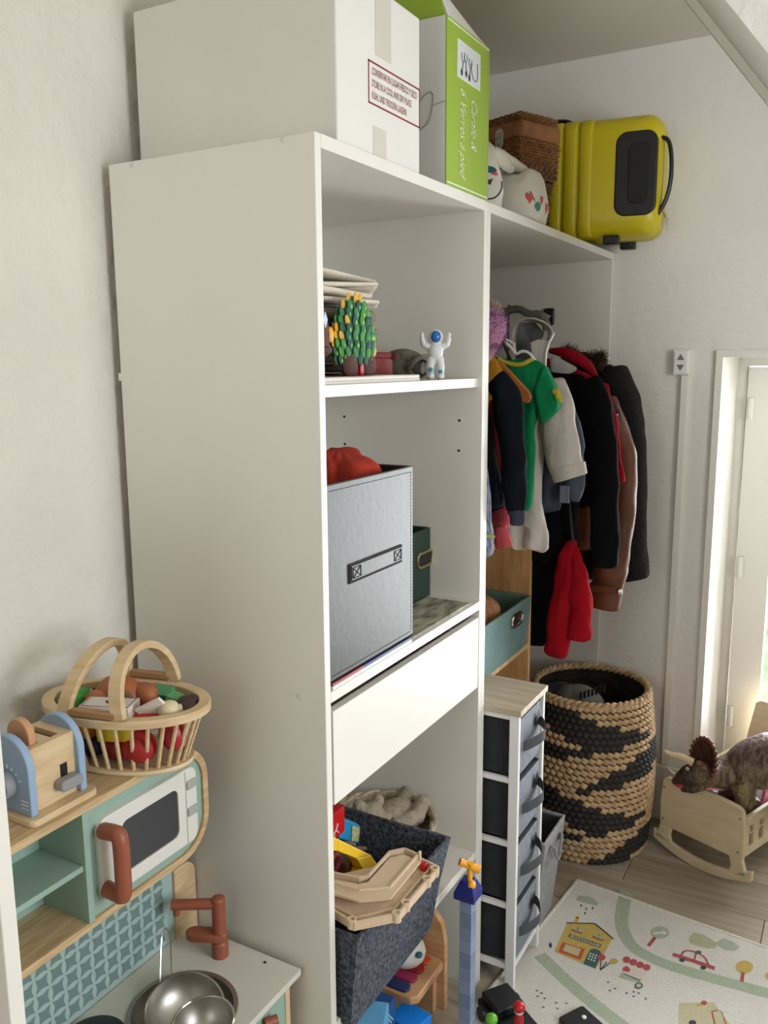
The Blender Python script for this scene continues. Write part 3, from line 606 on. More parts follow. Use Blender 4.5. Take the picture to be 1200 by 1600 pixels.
# ------------------------------------------------------------------ lower shelf: felt bin and its toys
ZL=0.402
fb = thing('felt_bin',(-0.12,0.22,ZL),'charcoal felt storage bin full of toys leaning out of lowest shelf','storage bin')
def ringq(x0,x1,y0,y1,z,n=6):
    c=[V(x1,y0,z),V(x1,y1,z),V(x0,y1,z),V(x0,y0,z)]; out=[]
    for i in range(4):
        for k in range(n): out.append(c[i].lerp(c[(i+1)%4],k/n))
    return out
zsag=0.385
def felt_shell(x0,x1,y0,y1,zt,th):
    mb=MB()
    o=[ringq(x0,x1,y0+0.01,y1-0.04,ZL+0.002),ringq(x0,x1+0.014,y0+0.004,y1-0.02,ZL+0.09),ringq(x0-0.01,x1+0.030,y0,y1,zt)]
    i=[ringq(x0-0.01+th,x1+0.030-th,y0+th,y1-th,zt),ringq(x0+th,x1+0.014-th,y0+0.004+th,y1-0.02-th,ZL+0.09),ringq(x0+th,x1-th,y0+0.01+th,y1-0.04-th,ZL+0.01)]
    mb.loft(o+i); mb.v=[p+noise.noise_vector(p*9)*0.006*(1 if p.z>ZL+0.03 else 0) for p in mb.v]
    mb.v=[V(p.x,p.y,p.z-0.024) if (p.x>0.002 and p.z<ZL+0.03) else p for p in mb.v]
    return mb
felt_shell(-0.235,0.018,0.028,0.435,ZL+0.195,0.007).build('shell', M_FELT, fb)
# road piece: two-level beige plastic
rp = thing('road_piece',(-0.03,0.2,ZL+0.19),'beige plastic two level toy track piece on top of felt bin','toy track')
M_BEI = mat('beige_plastic','#cdb597',0.45)
def tz(z): return [lambda a,b: U(a,b,2,z)]
def PX(pts,z): return [U(a,b,2,z) for a,b in pts]
z1=ZL+0.205; z2=ZL+0.232
low=[(515,1430),(553,1459),(626,1443),(686,1371),(657,1352),(600,1420),(560,1430),(519,1418)]
MB().prism(PX([(510,1428),(553,1455),(624,1440),(686,1366),(655,1352),(625,1347),(525,1370),(510,1380)],z1),(0,0,0.004)).build('lower_deck', M_BEI, rp, smooth=False)
MB().prism(PX([(510,1374),(560,1384),(575,1381),(609,1343),(632,1338),(657,1349),(610,1406),(561,1410),(510,1396)],z2),(0,0,0.004)).build('upper_deck', M_BEI, rp, smooth=False)
def wallpath(pts,z,h,th=0.0045):
    mb=MB(); P=PX(pts,z)
    for p,q in zip(P,P[1:]):
        d=(q-p); d.z=0; n=V(-d.y,d.x,0).normalized()*th; mb.prism([p-n*.5,q-n*.5,q+n*.5,p+n*.5],(0,0,h))
    return mb
wallpath([(510,1426),(553,1453),(623,1438),(685,1365),(656,1351)],z1,0.017).build('outer_rim', M_BEI, rp, smooth=False)
wallpath([(510,1418),(556,1441),(617,1427),(674,1361)],z1,0.012,0.003).build('inner_lip', M_BEI, rp, smooth=False)
wallpath([(510,1396),(561,1410),(609,1406),(657,1349)],z2-0.022,0.030).build('upper_rim', M_BEI, rp, smooth=False)
wallpath([(510,1374),(560,1384),(575,1381),(609,1343),(632,1338),(657,1349)],z2-0.012,0.020).build('back_rim', M_BEI, rp, smooth=False)
for a,b in ((550,1449),(620,1439),(634,1422),(667,1384),(679,1368)):
    p=U(a,b,2,z1); MB().lathe([(0.009,0),(0.009,0.019),(0.006,0.019),(0.006,0.012)],p,14).build('stud', M_BEI, rp)
B(*[c for c in (lambda p:(p.x-0.006,p.x+0.006,p.y-0.006,p.y+0.006,p.z,p.z+0.02))(U(662,1362,2,z1))]).build('red_clip', M_RED, rp, bevel=0.001)
# yellow arch, red box, blue pack, dark interior toys
ya = thing('yellow_arch',(-0.08,0.12,ZL+0.05),'yellow plastic toy gate leaning inside the felt bin','toy gate')
xg=-0.075
outer=[(505,1300),(528,1311),(580,1336),(597,1361),(590,1372),(560,1384),(505,1392)]; inner=[(505,1334),(530,1332),(561,1344),(562,1362),(545,1380),(505,1378)]
po=[U(a,b,0,xg) for a,b in outer]; pi_=[U(a,b,0,xg) for a,b in ((505,1328),(528,1330),(558,1342),(566,1358),(562,1366),(548,1376),(505,1384))]
mb=MB(); n=len(po)
for k in range(n-1): mb.prism([po[k],po[k+1],pi_[k+1],pi_[k]],(-0.025,0,0))
mb.build('frame', M_YELLOW, ya, smooth=False, bevel=0.002)
rc = thing('red_card_box',(-0.1,0.1,ZL+0.06),'red card box with white lettering standing in felt bin','box')
P=[U(a,b,0,-0.13) for a,b in ((505,1283),(538,1258),(537,1300),(505,1325))]
MB().prism([V(-0.13,P[0].y,P[3].z),V(-0.13,P[1].y,P[2].z),V(-0.13,P[1].y,P[1].z),V(-0.13,P[0].y,P[0].z)],(-0.03,0,0)).build('body', M_RED, rc, smooth=False)
c_=U(525,1300,0,-0.1285); MB().tube([c_+V(0,0.008,0.016),c_+V(0,0.0,0.004),c_+V(0,0.010,-0.006)],0.0014,5).tube([c_+V(0,0.0,0.004),c_+V(0,-0.008,0.0),c_+V(0,-0.006,-0.014)],0.0014,5).tube([c_+V(0,0.004,-0.022),c_+V(0,0.008,-0.02)],0.0016,5).build('lettering', M_WHITE, rc)
bp_ = thing('blue_pack',(-0.15,0.2,ZL+0.05),'small blue toy packet with coloured print in felt bin','packet')
P=[U(a,b,0,-0.15) for a,b in ((532,1278),(563,1290),(560,1318),(530,1310))]
MB().prism(P,(-0.02,0.008,0)).build('packet', mat('packet_blue','#2585b4',0.3), bp_, smooth=False, bevel=0.002)
P=[U(a,b,0,-0.149) for a,b in ((550,1290),(562,1293),(560,1315),(549,1314))]
MB().prism(P,(0.001,0,0)).build('print', mat('packet_print','#7a9a52',0.4,hex2='#c9b7a0',vscale=80), bp_, smooth=False)
rnd=random.Random(11)
for k,(nm,lab,c,px,py,rr) in enumerate((('toy_ring','maroon toy ring behind the yellow gate','#8d2b3a',522,1350,0.02),('toy_car','dark green toy car in felt bin below yellow gate','#2c4a35',560,1350,0.018),('toy_block','brown toy block in felt bin below yellow gate','#6b4a35',540,1352,0.02))):
    p=U(px,py,0,-0.12)
    if nm=='toy_ring': o=MB().tube([p+V(0,rr*cos(t),rr*sin(t)) for t in [2*pi*i/18 for i in range(18)]],0.005,8,closed=True).build(nm,mat(nm,c,0.5))
    elif nm=='toy_block': o=B(p.x-rr,p.x+rr,p.y-rr,p.y+rr,ZL+0.01,p.z+rr).build(nm,mat(nm,c,0.6),bevel=0.003)
    else: o=MB().prism([V(p.x,p.y+a,p.z+b) for a,b in ((-0.025,-0.012),(0.025,-0.012),(0.027,0.0),(0.014,0.004),(0.008,0.014),(-0.01,0.014),(-0.016,0.003),(-0.027,0.0))],(-0.03,0,0)).build(nm,mat(nm,c,0.5),bevel=0.002)
    tag(o,lab,'toy')
# dark filler block added to stand for small toys in the bin
tag(B(-0.225,-0.005,0.05,0.385,ZL+0.012,ZL+0.06).jit(0.006,30).build('toy_filler', mat('dark_toys','#20201f',0.8,var=0.5,vscale=60), bevel=0.01),'dark filler block standing for small toys on the bottom of felt bin','filler')
# round wicker tray with teddy
wt = thing('round_basket',(-0.255,0.52,ZL),'round pale wicker basket behind felt bin with teddy inside','basket')
wc=V(-0.205,0.552,ZL); M_PALEW=mat('pale_wicker','#b0a184',0.8,var=0.25,vscale=60)
for k in range(9):
    r=0.105+0.03*(k/8)**0.7; z=0.01+k*0.0115
    MB().tube([wc+V((r+0.0025*(1 if (j+k)%2 else -1))*cos(2*pi*j/60),(r+0.0025*(1 if (j+k)%2 else -1))*sin(2*pi*j/60),z) for j in range(60)],0.0062,5,closed=True).build('coil', M_PALEW, wt)
MB().lathe([(0.001,0.002),(0.10,0.002),(0.103,0.008),(0.001,0.008)],wc,30).build('base', M_PALEW, wt)
rim=MB()
for ph in (0,pi): rim.tube([wc+V((0.137+0.005*cos(9*t+ph))*cos(t),(0.137+0.005*cos(9*t+ph))*sin(t),0.112+0.005*sin(9*t+ph)) for t in [2*pi*j/120 for j in range(120)]],0.006,6,closed=True)
rim.build('braided_rim', M_PALEW, wt)
td = thing('teddy_toy',(-0.22,0.5,ZL+0.05),'cream plush teddy lying in the round pale wicker basket','plush toy')
tc_=wc+V(0.0,0.0,0.075); M_PLUSH=mat('cream_plush','#a89c86',0.95,var=0.12,vscale=50,bump=0.6,bscale=140)
mb=MB().ell(tc_+V(-0.01,-0.085,0.045),(0.042,0.045,0.045)).ell(tc_+V(0.025,-0.07,0.05),(0.02,0.02,0.02)).ell(tc_+V(0.0,0.015,0.015),(0.045,0.075,0.032)).ell(tc_+V(-0.03,-0.10,0.085),(0.018,0.014,0.018)).ell(tc_+V(0.0,-0.06,0.09),(0.016,0.012,0.016))
mb.tube([tc_+V(0.03,-0.03,0.01),tc_+V(0.06,0.03,0.02),tc_+V(0.05,0.075,0.025)],[0.024,0.022,0.02],10).ell(tc_+V(0.05,0.08,0.028),0.022)
mb.tube([tc_+V(-0.03,-0.02,0.01),tc_+V(-0.06,0.03,0.015)],[0.022,0.019],10).tube([tc_+V(0.0,0.06,0.01),tc_+V(-0.01,0.115,0.02)],[0.026,0.022],10).ell(tc_+V(-0.01,0.118,0.022),0.024)
MS_=Matrix.Translation(tc_+V(0.012,0.03,0.016))@Matrix.Scale(1.04,4)@Matrix.Translation(-tc_)
mb.xf(MS_).build('body', M_PLUSH, td, remesh=0.004, smoothmod=2)
MB().ell(tc_+V(0.043,-0.068,0.054),(0.005,0.007,0.006)).xf(MS_).build('nose', mat('plush_nose','#5b4a3c',0.7), td)
# ------------------------------------------------------------------ under the lowest shelf: toy piano etc.
pn = thing('toy_piano',(-0.08,0.45,0),'wooden toy piano with pink and red keys under lowest shelf','toy piano')
M_WOODT=mat('toy_wood','#c79a6e',0.5,hex2='#b98a5c',vscale=6,stretch=(2,2,12))
bx=-0.085
bd=[(-0.0,0.0),(0.20,0.0),(0.20,0.20),(0.19,0.25),(0.16,0.285),(0.12,0.30),(0.0,0.30)]
yp=0.585
MB().prism([(-0.235+a,yp,b) for a,b in bd],(0,0.018,0)).build('back_board', M_WOODT, pn, bevel=0.003)
MB().prism([(-0.25+a,b,0.13) for a,b in ((0,0.42),(0.20,0.42),(0.215,0.435),(0.215,0.575),(0.2,0.585),(0,0.585))],(0,0,0.022)).build('key_board', M_WOODT, pn, bevel=0.004)
M_WOODT2=M_WOODT
B(-0.24,-0.06,0.565,0.585,0.0,0.13).build('stand', M_WOODT, pn, smooth=False)
for k,c in enumerate(('#1e2a5a','#98224f','#a11420','#c7542a')):
    y0=0.425+k*0.037
    MB().prism([(-0.13+a,y0+0.017+b,0.152) for a,b in rrect(0.135,0.032,0.014)],(0,0,0.007)).build('key', mat('key_'+c[1:],c,0.4), pn, bevel=0.002)
B(-0.17,-0.12,0.43,0.455,0.157,0.166).build('black_key', M_BLACK, pn, bevel=0.003)
hd=MB().ell((-0.125,0.525,0.19),(0.06,0.05,0.045)).build('hedgehog_top', M_WHITE, pn)
MB().ell((-0.07,0.505,0.205),(0.009,0.010,0.007)).build('eye', mat('teal_eye','#2a6f7a',0.3), hd)
tag(MB().ell((-0.16,0.648,0.14),(0.06,0.035,0.14),18,12).build('teal_ball', mat('teal_plastic','#1f7f70',0.4)),'teal plastic toy standing behind the wooden toy piano','toy')
# picture books / boxes at the bottom edge
for nm,lab,c,px,py,w_,h_,rz in (('blue_toy_box','light blue toy box at the bottom edge beside white side panel','#5fa0c8',575,1592,0.09,0.13,20),('bright_blue_box','bright blue toy brick box below the toy piano','#1780dd',640,1592,0.075,0.11,-12),('navy_toy_box','navy blue printed card box under the felt bin','#22487e',585,1570,0.07,0.20,5)):
    p=U(px,py,0,-0.06 if nm!='navy_toy_box' else -0.11)
    t=thing(nm,(p.x,p.y,0),lab,'box')
    Mq=RZ(rz,(p.x,p.y,0)); zz=max(0.06,p.z+0.01)
    B(-0.04,0.04,-w_/2,w_/2,0.0,zz).xf(Mq).build('body', mat(nm+'_card',c,0.4,var=0.05,vscale=20), t, smooth=False, bevel=0.002)
    MB().tube([Mq@V(0.0408,-w_*0.3,zz-0.01),Mq@V(0.0408,w_*0.1,zz-0.05)],0.002,5).tube([Mq@V(0.0408,-w_*0.2,zz-0.01),Mq@V(0.0408,w_*0.25,zz-0.05)],0.0016,5).build('print', mat('pale_blue_print','#a9cfe6',0.5), t)
# ------------------------------------------------------------------ brick tower
bt = thing('brick_tower',(0.07,0.48,0),'tall slim tower of grey blue toy bricks with dark blue cap','brick tower')
tx=0.075; bs=0.030
tl=U(728,1400,0,tx+bs/2); 
pz=U(737,1408,0,tx+bs/2); tyc=pz.y+bs/2-0.002
M_BRK=[mat('brick_%d'%i,c,0.35) for i,c in enumerate(('#75829a','#6d7a93','#7d8aa2'))]
bh=0.036; z=0.0; ztop=pz.z; nb=int(ztop/bh); bh=ztop/nb
for k in range(nb):
    B(tx-bs/2,tx+bs/2,tyc-bs/2,tyc+bs/2,k*bh+0.0006,(k+1)*bh).build('brick', M_BRK[k%3], bt, smooth=False, bevel=0.001)
cs=bs*0.92
MB().loft([[V(tx+a*w__,tyc+b*w__,zz) for a,b in ((-1,-1),(1,-1),(1,1),(-1,1))] for w__,zz in ((cs*0.95,ztop),(cs*0.95,ztop+0.016),(cs*0.52,ztop+0.045))]).build('cap_brick', M_BLUE, bt, smooth=False, bevel=0.0015)
st_=thing('tap_piece',(tx,tyc,ztop+0.045),'orange cross shaped toy piece standing on the brick tower','toy piece')
MB().tube([(tx+0.006,tyc-0.004,ztop+0.036),(tx+0.004,tyc,ztop+0.075)],0.006,10).ell((tx+0.012,tyc-0.008,ztop+0.038),0.0105).build('post', M_ORANGE, st_)
dv=Vector((0.87,0.49,0)).normalized(); cc=V(tx+0.004,tyc,ztop+0.078)
MB().tube([cc-dv*0.024+V(0,0,0.013),cc-dv*0.01+V(0,0,0.006),cc+dv*0.022+V(0,0,-0.008)],[0.0095,0.008,0.0105],10).tube([cc+V(0,0,-0.006),cc+V(0.004,-0.004,0.012)],0.007,10).build('crossbar', M_ORANGE, st_)
# ------------------------------------------------------------------ play kitchen
pk = thing('play_kitchen',(-0.2,-0.3,0),'mint and birch wood play kitchen against the white side panel','play kitchen')
KX=-0.222; KB=-0.34; KY0=-0.585; KY1=-0.072; KZ0=0.772; KZ1=0.988
cy,cz=(KY0+KY1)/2,(KZ0+KZ1)/2
o_=rrect(KY1-KY0,KZ1-KZ0,0.075,10); i_=rrect(KY1-KY0-0.026,KZ1-KZ0-0.026,0.062,10)
mb=MB(); n=len(o_)
mb.loft([[V(KX,cy+a,cz+b) for a,b in o_],[V(KX,cy+a,cz+b) for a,b in i_],[V(KB,cy+a,cz+b) for a,b in i_],[V(KB,cy+a,cz+b) for a,b in o_],[V(KX,cy+a,cz+b) for a,b in o_]],caps=False)
mb.build('bent_frame', M_PLY2, pk)
MB().prism([V(KB+0.004,cy+a,cz+b) for a,b in i_],(0.006,0,0)).build('rear_panel', M_MINT, pk, smooth=False)
YD=-0.360
B(KB+0.01,KX+0.002,YD-0.006,YD+0.006,KZ0+0.012,KZ1-0.012).build('divider', M_MINT, pk, smooth=False, bevel=0.001)
B(KB+0.01,KX-0.004,KY0+0.013,YD-0.006,0.876,0.886).build('shelf', M_MINT, pk, smooth=False, bevel=0.001)
fp=[(a,b) for a,b in i_ if cy+a>YD+0.006]
pts=[(max(cy+a,YD+0.006),cz+b) for a,b in i_]
MB().prism([V(KX-0.014,a,b) for a,b in pts],(0.008,0,0)).build('front_panel', M_MINT, pk, smooth=False)
# microwave door
my0,my1,mz0,mz1=-0.338,-0.108,0.806,0.951
mc=((my0+my1)/2,(mz0+mz1)/2); gy_0,gy_1,gz_0,gz_1=-0.292,-0.158,0.833,0.926
go=[V(0,(gy_0+gy_1)/2+a,(gz_0+gz_1)/2+b) for a,b in rrect(gy_1-gy_0,gz_1-gz_0,0.014,6)]
oo=[V(0,mc[0]+a,mc[1]+b) for a,b in rrect(my1-my0,mz1-mz0,0.018,6)]
X0=KX-0.006; X1=KX+0.006
mb=MB(); mb.loft([[p+V(X0,0,0) for p in oo],[p+V(X1-0.002,0,0) for p in oo],[p*1+V(X1,0,0)-V(0,(p.y-mc[0])*0.02,(p.z-mc[1])*0.03) for p in oo],[p+V(X1,0,0) for p in go],[p+V(X1-0.003,0,0) for p in go]],caps=False)
md=mb.build('microwave_door', mat('white_lacquer','#dcdad2',0.35), pk, ang=0.5)
MB().prism([p+V(X0,0,0) for p in go],(X1-0.003-X0,0,0)).build('dark_pane', mat('smoked_pane','#3b3c40',0.3), md, smooth=False)
B(X1-0.0005,X1+0.0006,-0.139,-0.1375,mz0+0.004,mz1-0.004).build('door_gap', mat('gap_grey','#9a9a94',0.7), md, smooth=False)
for z in (0.920,0.868): B(X1-0.0005,X1+0.004,-0.136,-0.112,z-0.009,z+0.008).build('button', mat('button_grey','#a9a89f',0.5), md, smooth=False, bevel=0.002)
hy=-0.331
hb=MB()
hb.tube(smooth_path([(X1,hy,0.932),(X1+0.026,hy,0.935),(X1+0.038,hy,0.930),(X1+0.04,hy,0.885),(X1+0.038,hy,0.832),(X1+0.026,hy,0.828),(X1,hy,0.829)],4),0.0135,14)
hb.build('handle', M_TERRA, md)
# backsplash with printed petal pattern
BX=-0.336
B(BX-0.008,BX,KY0,-0.062,0.525,0.80).build('backsplash', M_MINTL, pk, smooth=False)
pat=MB(); s=0.0305; 
yy=-0.575; r=0
ny=int(0.50/s); nz=int(0.24/s)
for iy in range(ny):
    for iz in range(nz):
        c=V(BX+0.0006,-0.576+s*(iy+0.5),0.534+s*(iz+0.5)); a=s*0.50; pts=[]
        for q_ in range(4):
            a0=pi/4+q_*pi/2; p0=V(0,a*0.86*sqrt(2)*cos(a0)*0.98,a*0.86*sqrt(2)*sin(a0)*0.98); p1=V(0,a*0.86*sqrt(2)*cos(a0+pi/2)*0.98,a*0.86*sqrt(2)*sin(a0+pi/2)*0.98)
            for t in (0,0.25,0.5,0.75):
                m=p0.lerp(p1,t); m*=1-0.28*sin(pi*t); pts.append(c+m)
        pat.add(pts,[tuple(range(len(pts)))])
tag(pat.build('petal_print', M_MINTD, pk, smooth=False),kind='stuff')
# birch end post of the back with rounded top
mb=MB(); pts=[(-0.064,0.50),(-0.004,0.50),(-0.004,0.60)]+[(-0.034+0.03*cos(a),0.645+0.03*sin(a)) for a in [pi*k/10*0.5 for k in range(11)]]+[(-0.064,0.675)]
mb.prism([V(BX-0.012,a,b) for a,b in pts],(0.020,0,0)).build('end_post', M_PLY, pk, bevel=0.002)
# worktop with sink hole
CZ=0.524; SCX,SCY,SR=-0.186,-0.205,0.092
cx0,cx1,cy0,cy1=BX,-0.060,KY0,-0.014; nseg=48; outl=[];inl=[]
for k in range(nseg):
    a=2*pi*k/nseg; d=V(cos(a),sin(a),0)
    tx_=((cx1-SCX)/d.x if d.x>1e-6 else (cx0-SCX)/d.x if d.x<-1e-6 else 1e9); ty_=((cy1-SCY)/d.y if d.y>1e-6 else (cy0-SCY)/d.y if d.y<-1e-6 else 1e9)
    t=min(tx_,ty_); outl.append(V(SCX,SCY,0)+d*t); inl.append(V(SCX,SCY,0)+d*SR)
for cxx,cyy in ((cx0,cy0),(cx1,cy0),(cx0,cy1),(cx1,cy1)):
    k=min(range(nseg),key=lambda i:(outl[i]-V(cxx,cyy,0)).length); outl[k]=V(cxx,cyy,0)
mb=MB(); mb.loft([[p+V(0,0,CZ) for p in outl],[p+V(0,0,CZ) for p in inl],[p+V(0,0,CZ-0.013) for p in inl],[p+V(0,0,CZ-0.013) for p in outl],[p+V(0,0,CZ) for p in outl]],caps=False)
mb.build('worktop', mat('worktop_white','#cfccc0',0.45), pk, ang=0.5)
sk=MB().lathe([(SR+0.008,CZ+0.001),(SR+0.007,CZ+0.003),(SR-0.001,CZ+0.002),(SR-0.004,CZ-0.012),(SR-0.016,CZ-0.04),(0.04,CZ-0.055),(0.003,CZ-0.056),(0.003,CZ-0.060),(0.042,CZ-0.059),(SR-0.012,CZ-0.044),(SR,CZ-0.013)],(SCX,SCY,0),40,caps=False)
sk.build('sink', M_STEEL, pk)
fx,fy=-0.222,-0.058
fa=MB().lathe([(0.0165,0),(0.0165,0.028),(0.0145,0.030),(0.0135,0.032)],(fx,fy,CZ),18).build('tap_base', M_TERRA, pk)
MB().tube([(fx,fy,CZ+0.03),(fx,fy,CZ+0.122)],0.0135,16).ell((fx,fy,CZ+0.122),(0.0135,0.0135,0.006)).build('tap_column', M_TERRA, fa)
pth=V(fx,fy,CZ+0.112); spe=U(268,1414,2,CZ+0.112); dsp=(spe-pth).normalized(); spl=(spe-pth).length
MB().tube([pth,spe],0.0105,14).tube([pth+dsp*(spl-0.009),pth+dsp*(spl-0.009)+V(0,0,-0.022)],0.0065,10).build('spout', M_TERRA, fa)
lv=V(fx,fy,CZ+0.034); le=U(290,1459,2,CZ+0.042); dl=V(le.x-fx,le.y-fy,0); ll=dl.length; dl.normalize(); sd=dl.cross(V(0,0,1))
MB().prism([lv+dl*a+sd*b for a,b in ((0.0,-0.0155),(ll*0.8,-0.015),(ll*0.94,-0.009),(ll,0.0),(ll*0.94,0.009),(ll*0.8,0.015),(0.0,0.0155),(-0.014,0.008),(-0.014,-0.008))],(0,0,0.017)).build('lever', M_TERRA, fa, bevel=0.003)
p=U(414,1504,2,CZ); MB().lathe([(0.003,0.0),(0.003,0.0012)],(p.x,p.y,CZ),10).build('screw', M_BLACK, pk)
# lower carcass
MB().box(BX,cx1+0.004-0.02,cy1-0.03,cy1-0.016,0,CZ-0.013).box(BX,cx1-0.016,cy0,cy0+0.014,0,CZ-0.013).build('side_board', M_PLY, pk, smooth=False)
B(cx1-0.03,cx1-0.018,cy0+0.014,cy1-0.03,0.03,CZ-0.014).build('front_board', M_MINT, pk, smooth=False)
MB().tube([(cx1-0.012,cy1-0.10,CZ-0.05),(cx1+0.002,cy1-0.08,CZ-0.05)],0.01,12).build('oven_knob', M_TERRA, pk)
hb_=thing('hob_plate',(-0.25,-0.36,CZ),'black toy hob ring with red centre at the worktop edge','hob')
hc=U(146,1628,2,CZ); MB().lathe([(0.055,0),(0.055,0.006),(0.05,0.009),(0.0,0.009)],(hc.x,hc.y,CZ),32).build('ring', mat('hob_black','#17171a',0.35), hb_)
MB().lathe([(0.026,0.009),(0.026,0.0105),(0.0,0.0105)],(hc.x,hc.y,CZ),24).build('hot_zone', M_RED, hb_)
# steel pans in the sink
def bowl(name,label,c,r,tilt,axis,rimm,handle=None):
    t=thing(name,c,label,'toy pan'); M_=Matrix.Translation(Vector(c))@Matrix.Rotation(radians(tilt),4,Vector(axis))
    MB().lathe([(0.012,-0.046),(r*0.45,-0.045),(r*0.75,-0.034),(r*0.94,-0.012),(r,0),(r+0.002,0.001),(r-0.002,0.001),(r*0.92,-0.012),(r*0.73,-0.032),(r*0.43,-0.042),(0.012,-0.043)],n=40).xf(M_).build('bowl', M_STEEL, t)
    MB().tube([V(r*cos(a),r*sin(a),0.001) for a in [2*pi*k/40 for k in range(40)]],0.0016,6,closed=True).xf(M_).build('rim', M_CHROME, t)
    if handle:
        MB().tube(smooth_path([M_@Vector(p) for p in handle],6),0.0016,6).build('wire_handle', M_CHROME, t)
    return t
bowl('steel_pan','shiny steel toy pan with wire handle tilted in the play sink',(-0.178,-0.207,CZ+0.006),0.070,20,(0.6,0.9,0),M_CHROME,
     [(-0.064,0.034,0),(-0.095,0.062,0.032),(-0.115,0.072,0.048),(-0.108,0.052,0.048),(-0.072,0.012,0)])
bowl('steel_saucepan','shallow steel toy pan at the bottom edge in front of play sink',(-0.085,-0.262,CZ+0.060),0.052,8,(1,0,0),M_CHROME)
# ------------------------------------------------------------------ toaster
KT=KZ1
tt = thing('toy_toaster',(-0.295,-0.385,KT),'wooden toy toaster with light blue sides on play kitchen','toy toaster')
MB().prism([V(-0.293+a,-0.383+b,KT) for a,b in rrect(0.125,0.128,0.012)],(0,0,0.011)).build('base', M_PLY, tt, bevel=0.002)
M_SKY=mat('sky_blue_paint','#93aac6',0.5)
def archp(w,h): return [(-w/2,0),(w/2,0),(w/2,h-w*0.52)]+[(w/2*cos(a),h-w*0.52+w*0.52*sin(a)) for a in [pi*k/14 for k in range(1,14)]]+[(-w/2,h-w*0.52)]
zb=KT+0.011
for y in (-0.438,-0.344): MB().prism([V(-0.293+a,y,zb+b) for a,b in archp(0.098,0.122)],(0,0.013,0)).build('side', M_SKY, tt, bevel=0.002)
mb=MB(); mb.box(-0.333,-0.2545,-0.425,-0.344,zb,zb+0.092); t0,t1=zb+0.092,zb+0.102
mb.box(-0.333,-0.322,-0.425,-0.344,t0,t1).box(-0.266,-0.2545,-0.425,-0.344,t0,t1)
for ya0,ya1 in ((-0.425,-0.416),(-0.400,-0.378),(-0.362,-0.344)): mb.box(-0.322,-0.266,ya0,ya1,t0,t1)
mb.build('body', M_PLY, tt, smooth=False)
for ya0,ya1 in ((-0.416,-0.400),(-0.378,-0.362)): B(-0.322,-0.266,ya0,ya1,t0-0.0005,t0+0.0008).build('slot', M_BLACK, tt, smooth=False)
MB().prism([V(-0.294+a,-0.4145,zb+0.093+b) for a,b in archp(0.052,0.046)],(0,0.013,0)).build('toast', mat('toast','#c4926a',0.6), tt, bevel=0.002)
MB().tube([V(-0.293,-0.438,zb+0.045),V(-0.293,-0.456,zb+0.045)],0.021,22).build('dial', mat('grey_paint','#8d8f92',0.5), tt, bevel=0.001)
tk=MB()
for k in range(7):
    a=radians(20+k*23); tk.tube([V(-0.293+0.026*cos(a),-0.4385,zb+0.045+0.026*sin(a)),V(-0.293+0.031*cos(a),-0.4385,zb+0.045+0.031*sin(a))],0.0009,5)
for k in range(3): tk.tube([V(-0.265,-0.4385,zb+0.012+k*0.006),V(-0.25,-0.4385,zb+0.012+k*0.006)],0.0007,5)
tk.build('dial_marks', M_WHITE, tt)
MB().prism([V(-0.2545,-0.366+a,zb+0.027+b) for a,b in rrect(0.042,0.018,0.007)],(0.020,0,0)).build('lever', mat('grey_paint','#8d8f92',0.5), tt, bevel=0.003)
B(-0.2548,-0.2535,-0.373,-0.360,zb+0.03,zb+0.056).build('lever_slot', M_BLACK, tt, smooth=False)
# ------------------------------------------------------------------ wooden food basket
Mk=RZ(15,(-0.288,-0.198,KT)); kb = thing('wooden_basket',(-0.288,-0.198,KT),'oval birch wood basket with two hoop handles full of toy food','basket')
def ov(a,b,z,n=48): return [V(a*cos(2*pi*k/n),b*sin(2*pi*k/n),z) for k in range(n)]
def oring(a,b,w,z0,z1): return MB().loft([ov(a,b,z0),ov(a,b,z1),ov(a-w,b-w,z1),ov(a-w,b-w,z0),ov(a,b,z0)],caps=False)
MB().loft([ov(0.119,0.075,0),ov(0.122,0.078,0.004),ov(0.120,0.076,0.009)]).xf(Mk).build('base', M_PLY, kb)
oring(0.155,0.102,0.021,0.096,0.110).xf(Mk).build('rim', M_PLY, kb, bevel=0.002)
for k in range(30):
    a=2*pi*(k+0.5)/30
    MB().tube([V(0.108*cos(a),0.066*sin(a),0.006),V(0.143*cos(a),0.091*sin(a),0.103)],0.0036,7).xf(Mk).build('spindle', M_PLY, kb)
for sgn in (-1,1):
    B(-0.048,0.040,sgn*0.094-0.007,sgn*0.094+0.007,0.112,0.124).xf(Mk).build('handle_block', mat('block_brown','#a87f52',0.5), kb, bevel=0.002)
for x0 in (-0.055,0.048):
    pth=[]
    for k in range(17):
        a=pi*k/16; s_=sin(a); pth.append(V(x0*(1-0.42*s_)-0.004,-0.094*cos(a),0.112+0.093*s_**0.9 if s_>0 else 0.112))
    rings=[]
    for i,p in enumerate(pth):
        tng=(pth[min(i+1,16)]-pth[max(i-1,0)]).normalized(); sx_=V(1,0,0); nrm=tng.cross(sx_).normalized(); sx_=nrm.cross(tng)
        rings.append([p+sx_*0.0115*a_+nrm*0.0065*b_ for a_,b_ in ((-1,-1),(1,-1),(1,1),(-1,1))])
    MB().loft(rings).xf(Mk).build('handle', M_PLY, kb, bevel=0.001, ang=0.9)
def kk(x,y,z): return Mk@V(x,y,z)
def food(name,label,mb,m,parts=()):
    o=tag(mb.build(name,m),label,'toy food'); return o
food('toy_chicken','brown roast toy chicken at the back of the wooden basket',MB().ell(kk(-0.03,0.028,0.10),(0.05,0.036,0.038)).ell(kk(0.02,0.03,0.105),(0.026,0.022,0.022)).ell(kk(-0.055,-0.005,0.10),(0.024,0.02,0.02)),mat('roast','#a5603a',0.5,var=0.15,vscale=30))
